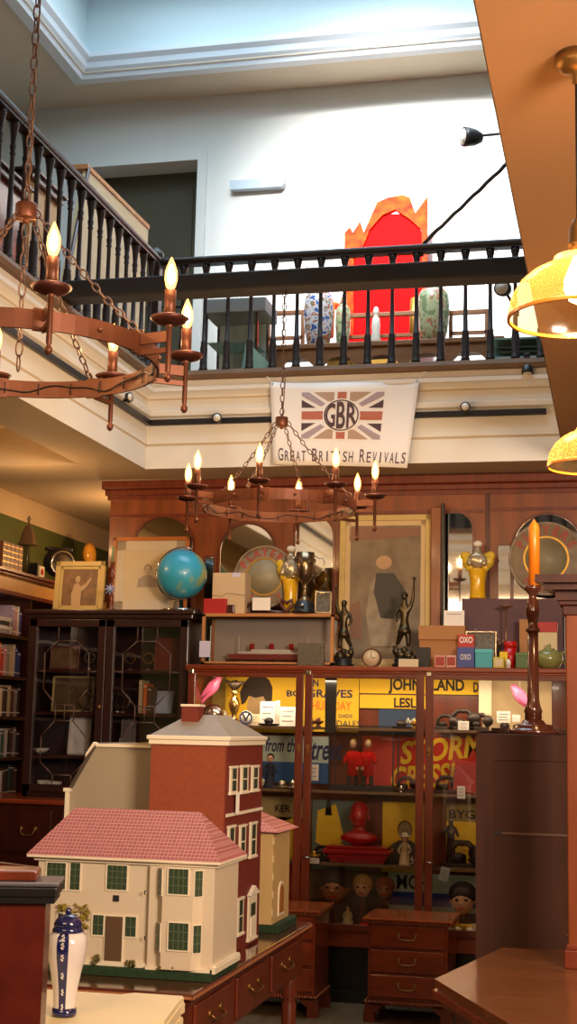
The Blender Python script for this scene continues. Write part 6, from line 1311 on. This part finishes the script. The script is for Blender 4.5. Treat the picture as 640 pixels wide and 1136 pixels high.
# ------------------------------------------------------------------ BEDSIDE CHESTS
def bedside(label, x0, x1, Y, H_):
    w = (x1-x0)/2; t = thing('bedside_chest', label, 'chest', ((x0+x1)/2, Y, 0)); D = .38
    MB().box(-w+.02, w-.02, .01, D, .09, H_-.03).build('carcass', mahogh, t)
    MB().box(-w-.01, w+.01, -.02, D, H_-.014, H_, .005).box(-w+.01, w-.01, .0, D, H_-.03, H_-.022).build('top', mat('polished_orange_mahogany', (176, 80, 34), .15, var=.3, scale=3, stretch=(1, 8, 8), coat=.5), t)
    rope = mat('worn_rope_edge', (150, 84, 52), .35)
    def gad(z, yy, ww):
        q = MB(); n = int(2*ww/.016)
        for k in range(n): x = -ww+(k+.5)*2*ww/n; q.tube([(x-.005, yy, z+.006), (x+.005, yy-.002, z-.006)], .005, 6)
        for s_ in (-1, 1):
            for k in range(int(D/.016)): y = yy+.008+k*.016; q.tube([(s_*ww, y-.005, z+.006), (s_*ww, y+.005, z-.006)], .005, 6)
        q.build('gadrooned_edge', rope, t)
    gad(H_-.022, -.012, w+.002); gad(.105, -.004, w-.008)
    n = 3; dh = (H_-.03-.125)/n
    for k in range(n):
        z0 = .125+k*dh; d = MB().box(-w+.035, w-.035, -.002, .012, z0+.006, z0+dh-.006, .004).build('drawer', mahogh, t)
        MB().box(-w+.03, w-.03, 0, .012, z0-.002, z0+.004).build('drawer_rail', mahog2, d)
        zc = z0+dh*.52; MB().lathe([(.008, -.01), (.008, 0)], (-.045, 0, zc+.01), 8, 'y').lathe([(.008, -.01), (.008, 0)], (.045, 0, zc+.01), 8, 'y').tube([(-.045, -.01, zc+.01), (-.04, -.018, zc-.012), (-.02, -.02, zc-.016), (.02, -.02, zc-.016), (.04, -.018, zc-.012), (.045, -.01, zc+.01)], .0035, 6).build('handle', brassm, d)
    for s_ in (-1, 1):
        for yy in (.03, D-.05): MB().prism([(s_*(w-.005), .1), (s_*(w-.1), .1), (s_*(w-.085), .07), (s_*(w-.055), .05), (s_*(w-.06), 0), (s_*(w-.0), 0), (s_*(w+.004), .04), (s_*(w-.005), .07)], yy-.02, yy+.03).build('bracket_foot', mahog2, t)
    return t
bz = .53
xa, xb = atY(403, 1060, 7.5).x, atY(500, 1060, 7.5).x; b1 = bedside('red mahogany bedside chest with three drawers, before the middle of the display cabinet', xa-.0, xb+.0, 7.52, bz)
xr = atY(352, 1060, 7.5).x; b2 = bedside('matching bedside chest half hidden behind the dolls house table', xr-(xb-xa), xr, 7.52, bz+.02)

# ------------------------------------------------------------------ BROWN CUPBOARD BACK, CANDLESTICK, DESK WITH COLUMN
TY = 5.0
tx0 = atY(528, 900, TY).x; tk = thing('brown_cupboard', 'dull brown painted cupboard turned sideways, under the tall candlestick', 'cupboard', (tx0, TY, 0)); tW = .75; tH = 1.497
MB().box(0, tW, 0, .62, 0, tH, .006).build('carcass', brownp, tk)
MB().box(.0, .062, -.006, 0, 0, tH-.01).box(.062, tW, -.006, 0, tH-.09, tH-.01).box(.062, tW, -.006, 0, .62, .70).box(.062, tW, -.006, 0, 0, .08).build('back_frame', brownp, tk)
zq = atY(580, 925, TY).z; MB().box(.062, tW, -.0065, -.001, zq-.004, zq+.004).box(.3, tW, -.0065, -.001, zq-.33, zq-.326).build('crack_line', mat('worn_pale_line', (84, 54, 38), .7), tk)
MB().box(.062, .09, -.008, -.001, zq-.003, zq+.007).build('hole', ink, tk)
MB().box(0, tW, .6, .62, tH, tH+.022, .004).box(0, .015, .0, .62, tH, tH+.010, .002).build('raised_edge', brownp, tk)
cxx = atY(591.5, 800, 5.2).x; k = 1.0; cs_ = thing('candlestick', 'tall dark turned wooden candlestick with an orange candle on the cupboard', 'candlestick', (cxx, 5.2, tH+.001))
hz = atY(592, 650, 5.2).z-tH; rr = (atY(620, 800, 5.2).x-atY(563, 800, 5.2).x)/2
MB().lathe([(rr, 0), (rr, .012), (rr*.96, .017), (rr*.8, .019), (rr*.8, .030), (rr*.72, .034), (rr*.5, .037), (.036, .05)], n=36).build('base', mat('polished_dark_walnut', (84, 42, 30), .18, coat=.6), cs_)
sm = MB(); n = 8
sm.lathe([(.03, .045), (.03, .075), (.034, .08), (.026, .1), (.0215, .12), (.019, hz-.17)], n=8).lathe([(.026, hz-.17), (.026, hz-.16), (.018, hz-.15), (.018, hz-.13), (.024, hz-.11), (.027, hz-.09), (.02, hz-.06), (.014, hz-.045), (.014, hz-.035), (.026, hz-.02), (.03, hz-.012), (.03, hz)], n=22)
sm.build('stem', mat('polished_dark_walnut', (84, 42, 30)), cs_)
cz = atY(594, 577, 5.2).z-tH
MB().lathe([(.0205, hz), (.020, cz-.03), (.016, cz-.018), (.007, cz-.006), (.004, cz)], (.006, 0, 0), 22).tube([(.006, 0, cz-.003), (.006, 0, cz+.004)], .0015, 5).build('candle', mat('orange_wax', (240, 132, 26), .35, var=.1, coat=.2), cs_)
# desk / hall stand
HZ = .80
c_ = atZ(482, 1086, HZ); b_ = atZ(503, 1080, HZ); f_ = atZ(562, 1134, HZ)
dk = thing('hall_stand', 'oak topped stand with a square column and dark canopy at the right edge', 'stand', (0, 0, 0))
v = (f_-c_); f2 = c_+v*1.25
poly = [(c_.x, c_.y), (c_.x+(f2.x-c_.x), c_.y+(f2.y-c_.y)), (.55, f2.y-.1), (.75, 4.35), (.62, 4.85), (c_.x+.14, 4.85)]
def inset(poly, d):
    cx = sum(p[0] for p in poly)/len(poly); cy2 = sum(p[1] for p in poly)/len(poly); return [(p[0]+(cx-p[0])*d, p[1]+(cy2-p[1])*d) for p in poly]
MB().prism(poly, HZ-.018, HZ, 'z').build('top', deskm, dk)
for i, (d, z0, z1) in enumerate(((.012, HZ-.030, HZ-.018), (-.01, HZ-.05, HZ-.030), (.03, HZ-.075, HZ-.05))): MB().prism(inset(poly, d), z0, z1, 'z').build('edge_moulding', mahogh if i % 2 else deskm, dk)
MB().prism(inset(poly, .09), .06, HZ-.075, 'z').build('body', mahog2, dk); MB().prism(inset(poly, .05), 0, .06, 'z').build('plinth', mahog2, dk)
cxl = atY(629.5, 870, 4.55).x
MB().box(cxl, cxl+.065, 4.50, 4.565, HZ+.05, 1.88, .004).build('column', mat('orange_mahogany_column', (132, 66, 34), .3, var=.3, scale=3, stretch=(8, 8, 1), coat=.3), dk)
MB().box(cxl-.012, cxl+.077, 4.488, 4.577, HZ, HZ+.055, .004).box(cxl-.006, cxl+.071, 4.494, 4.571, HZ+.055, HZ+.07, .003).build('column_base', mahog2, dk)
MB().box(cxl-.008, cxl+.073, 4.492, 4.573, 1.87, 1.90, .003).box(cxl-.02, cxl+.085, 4.48, 4.585, 1.90, 1.915, .003).build('capital', darkw, dk)
zc = 1.915; can = [(cxl-.03, 4.47), (.9, 4.47), (.9, 5.15), (cxl+.06, 5.15)]
for d, z0, z1 in ((0, zc, zc+.03), (-.035, zc+.03, zc+.05), (-.06, zc+.05, zc+.075)): MB().prism([(p[0]+(d if p[0] < .5 else 0), p[1]+(d if p[1] < 4.6 else 0)) for p in can], z0, z1, 'z').build('canopy', darkw, dk)
MB().box(.55, .62, 4.9, 4.97, HZ, zc).build('column', mahog2, dk)

# ------------------------------------------------------------------ FOREGROUND LEFT: mahogany chest, cream top, ginger jar
MY = 2.0; xr = atY(52, 1050, MY).x; mz = atY(30, 978, MY).z
bxm = mat('burr_mahogany', (104, 34, 24), .35, var=.45, scale=16, bump=.02, coat=.2)
mc = thing('mahogany_cabinet', 'near red mahogany cabinet corner with black edged top at lower left', 'cabinet', (xr-.35*math.cos(.3), MY-.35*math.sin(.3), 0), .3)
MB().box(-.35, .345, .005, .09, .06, mz-.03).build('body', bxm, mc); MB().box(-.36, .355, 0, .095, 0, .06).build('plinth', darkw, mc)
MB().box(-.36, .362, -.004, .095, mz-.022, mz-.006, .003).box(-.355, .358, -.002, .095, mz-.03, mz-.02).build('dark_moulding', blk, mc)
MB().box(-.36, .364, -.006, .096, mz-.006, mz, .002).build('top_edge', mat('grey_blue_edge', (96, 92, 104), .3), mc)
zl = atY(24, 964, MY+.02).z; lx = atY(47, 970, MY+.02).x-(xr-.35)
MB().box(-.34, lx, .012, .08, mz, zl, .003).build('raised_top', mahog2, mc)
# dark lid board beyond
a = atY(-30, 925, 3.0); b = atY(37, 962, 3.0)
MB_ = thing('tilted_lid', 'dark lid edge slanting behind the near mahogany cabinet', 'lid', (b.x-.4, 3.0, 0)); w = .4
MB().prism([(-.4, .0), (.4, .0), (.4, b.z), (b.x-.9-(b.x-.4), b.z+(a.z-b.z)*1.0+ (0.9-abs(a.x-b.x))*0), ], 0, .02).build('panel', darkw, MB_)
CZ = .93
P1, P2, P3, P4 = atZ(60, 1098, CZ), atZ(137, 1101.5, CZ), atZ(143, 1104.5, CZ), atZ(204, 1107, CZ)
crt = thing('cream_table', 'cream painted table with a moulded stepped top at the lower left', 'table', (0, 0, 0))
q1 = atZ(168, 1134, CZ)
poly = [(P1.x-.25, P1.y), (P2.x, P1.y), (P3.x, P4.y+.02), (P4.x-.01, P4.y+.02), (P4.x, P4.y), (P4.x, P4.y-.03), (q1.x+.02, q1.y+.02), (q1.x, q1.y), (q1.x-.02, 2.30), (P1.x-.25, 2.30)]
cm = mat('cream_gloss_paint', (232, 212, 168), .45, var=.04)
MB().prism(poly, CZ-.012, CZ, 'z').build('tabletop', cm, crt)
for d, z0, z1 in ((-.015, CZ-.03, CZ-.012), (.03, CZ-.042, CZ-.03), (.0, CZ-.055, CZ-.042)): MB().prism(inset(poly, d), z0, z1, 'z').build('moulding', cm, crt)
MB().prism(inset(poly, .16), .05, CZ-.055, 'z').build('body', cm, crt); MB().prism(inset(poly, .1), 0, .05, 'z').build('plinth', cm, crt)
jp = atZ(71, 1127, CZ); jy = jp.y
jr = (atY(92, 1060, jy).x-atY(50, 1060, jy).x)/2; jh = atY(71, 1034, jy).z-CZ
jar = thing('ginger_jar', 'blue and white lidded ginger jar with a dark banded stripe on the cream table', 'jar', (jp.x, jy, CZ+.001))
chv = mat('china_white', (214, 206, 204), .12, coat=.6); cob = mat('cobalt_glaze', (30, 34, 84), .12, var=.2, scale=40, coat=.6)
prof = [(.55, 0), (.6, .03), (.55, .12), (.6, .3), (.75, .5), (.95, .72), (1, .86), (.93, .96), (.7, 1.0), (.62, 1.01)]
MB().lathe([(a_*jr, b_*jh) for a_, b_ in prof], n=36).build('body', chv, jar)
MB().lathe([(jr*.57, 0), (jr*.62, jh*.03), (jr*.57, jh*.1), (jr*.5, jh*.1)], n=36).build('foot_band', cob, jar)
MB().lathe([(jr*.72, jh*.99), (jr*.75, jh*1.03), (jr*.66, jh*1.07), (jr*.6, jh*1.07)], n=30).build('collar', cob, jar)
for a_ in (-.35, 1.9, 3.9):
    vs = []; fs = []
    for i, (r_, h_) in enumerate(prof[1:-1]):
        for j in range(5): t_ = a_+(j-2)*.15+PI*1.5+.5; vs.append((r_*jr*1.012*math.cos(t_), r_*jr*1.012*math.sin(t_), h_*jh))
    for i in range(len(prof)-3):
        for j in range(4): fs.append((i*5+j, i*5+j+1, (i+1)*5+j+1, (i+1)*5+j))
    b_ = MB().add(vs, fs, True).build('floral_stripe', cob, jar); q = MB()
    for i in range(1, 7):
        r_, h_ = prof[i+1] if i+1 < 9 else prof[8]; t_ = a_+PI*1.5+.5
        for u in range(5): q.ball((r_*jr*1.02*math.cos(t_+.05*math.cos(u*1.256)), r_*jr*1.02*math.sin(t_+.05*math.cos(u*1.256)), h_*jh+.005*math.sin(u*1.256)), .0022, 6)
    q.build('flowers', chv, b_)
MB().lathe([(a_*jr, jh*1.07+b_*jh) for a_, b_ in [(.68, 0), (.7, .03), (.62, .07), (.45, .12), (.2, .14), (.1, .15)]], n=30).build('lid', cob, jar)
MB().lathe([(jr*.69, jh*1.09), (jr*.64, jh*1.13), (jr*.6, jh*1.13)], n=30).build('lid_rim', chv, jar)
MB().lathe([(jr*.1, jh*1.2), (jr*.14, jh*1.23), (jr*.12, jh*1.28), (.001, jh*1.3)], n=16).build('finial', cob, jar)
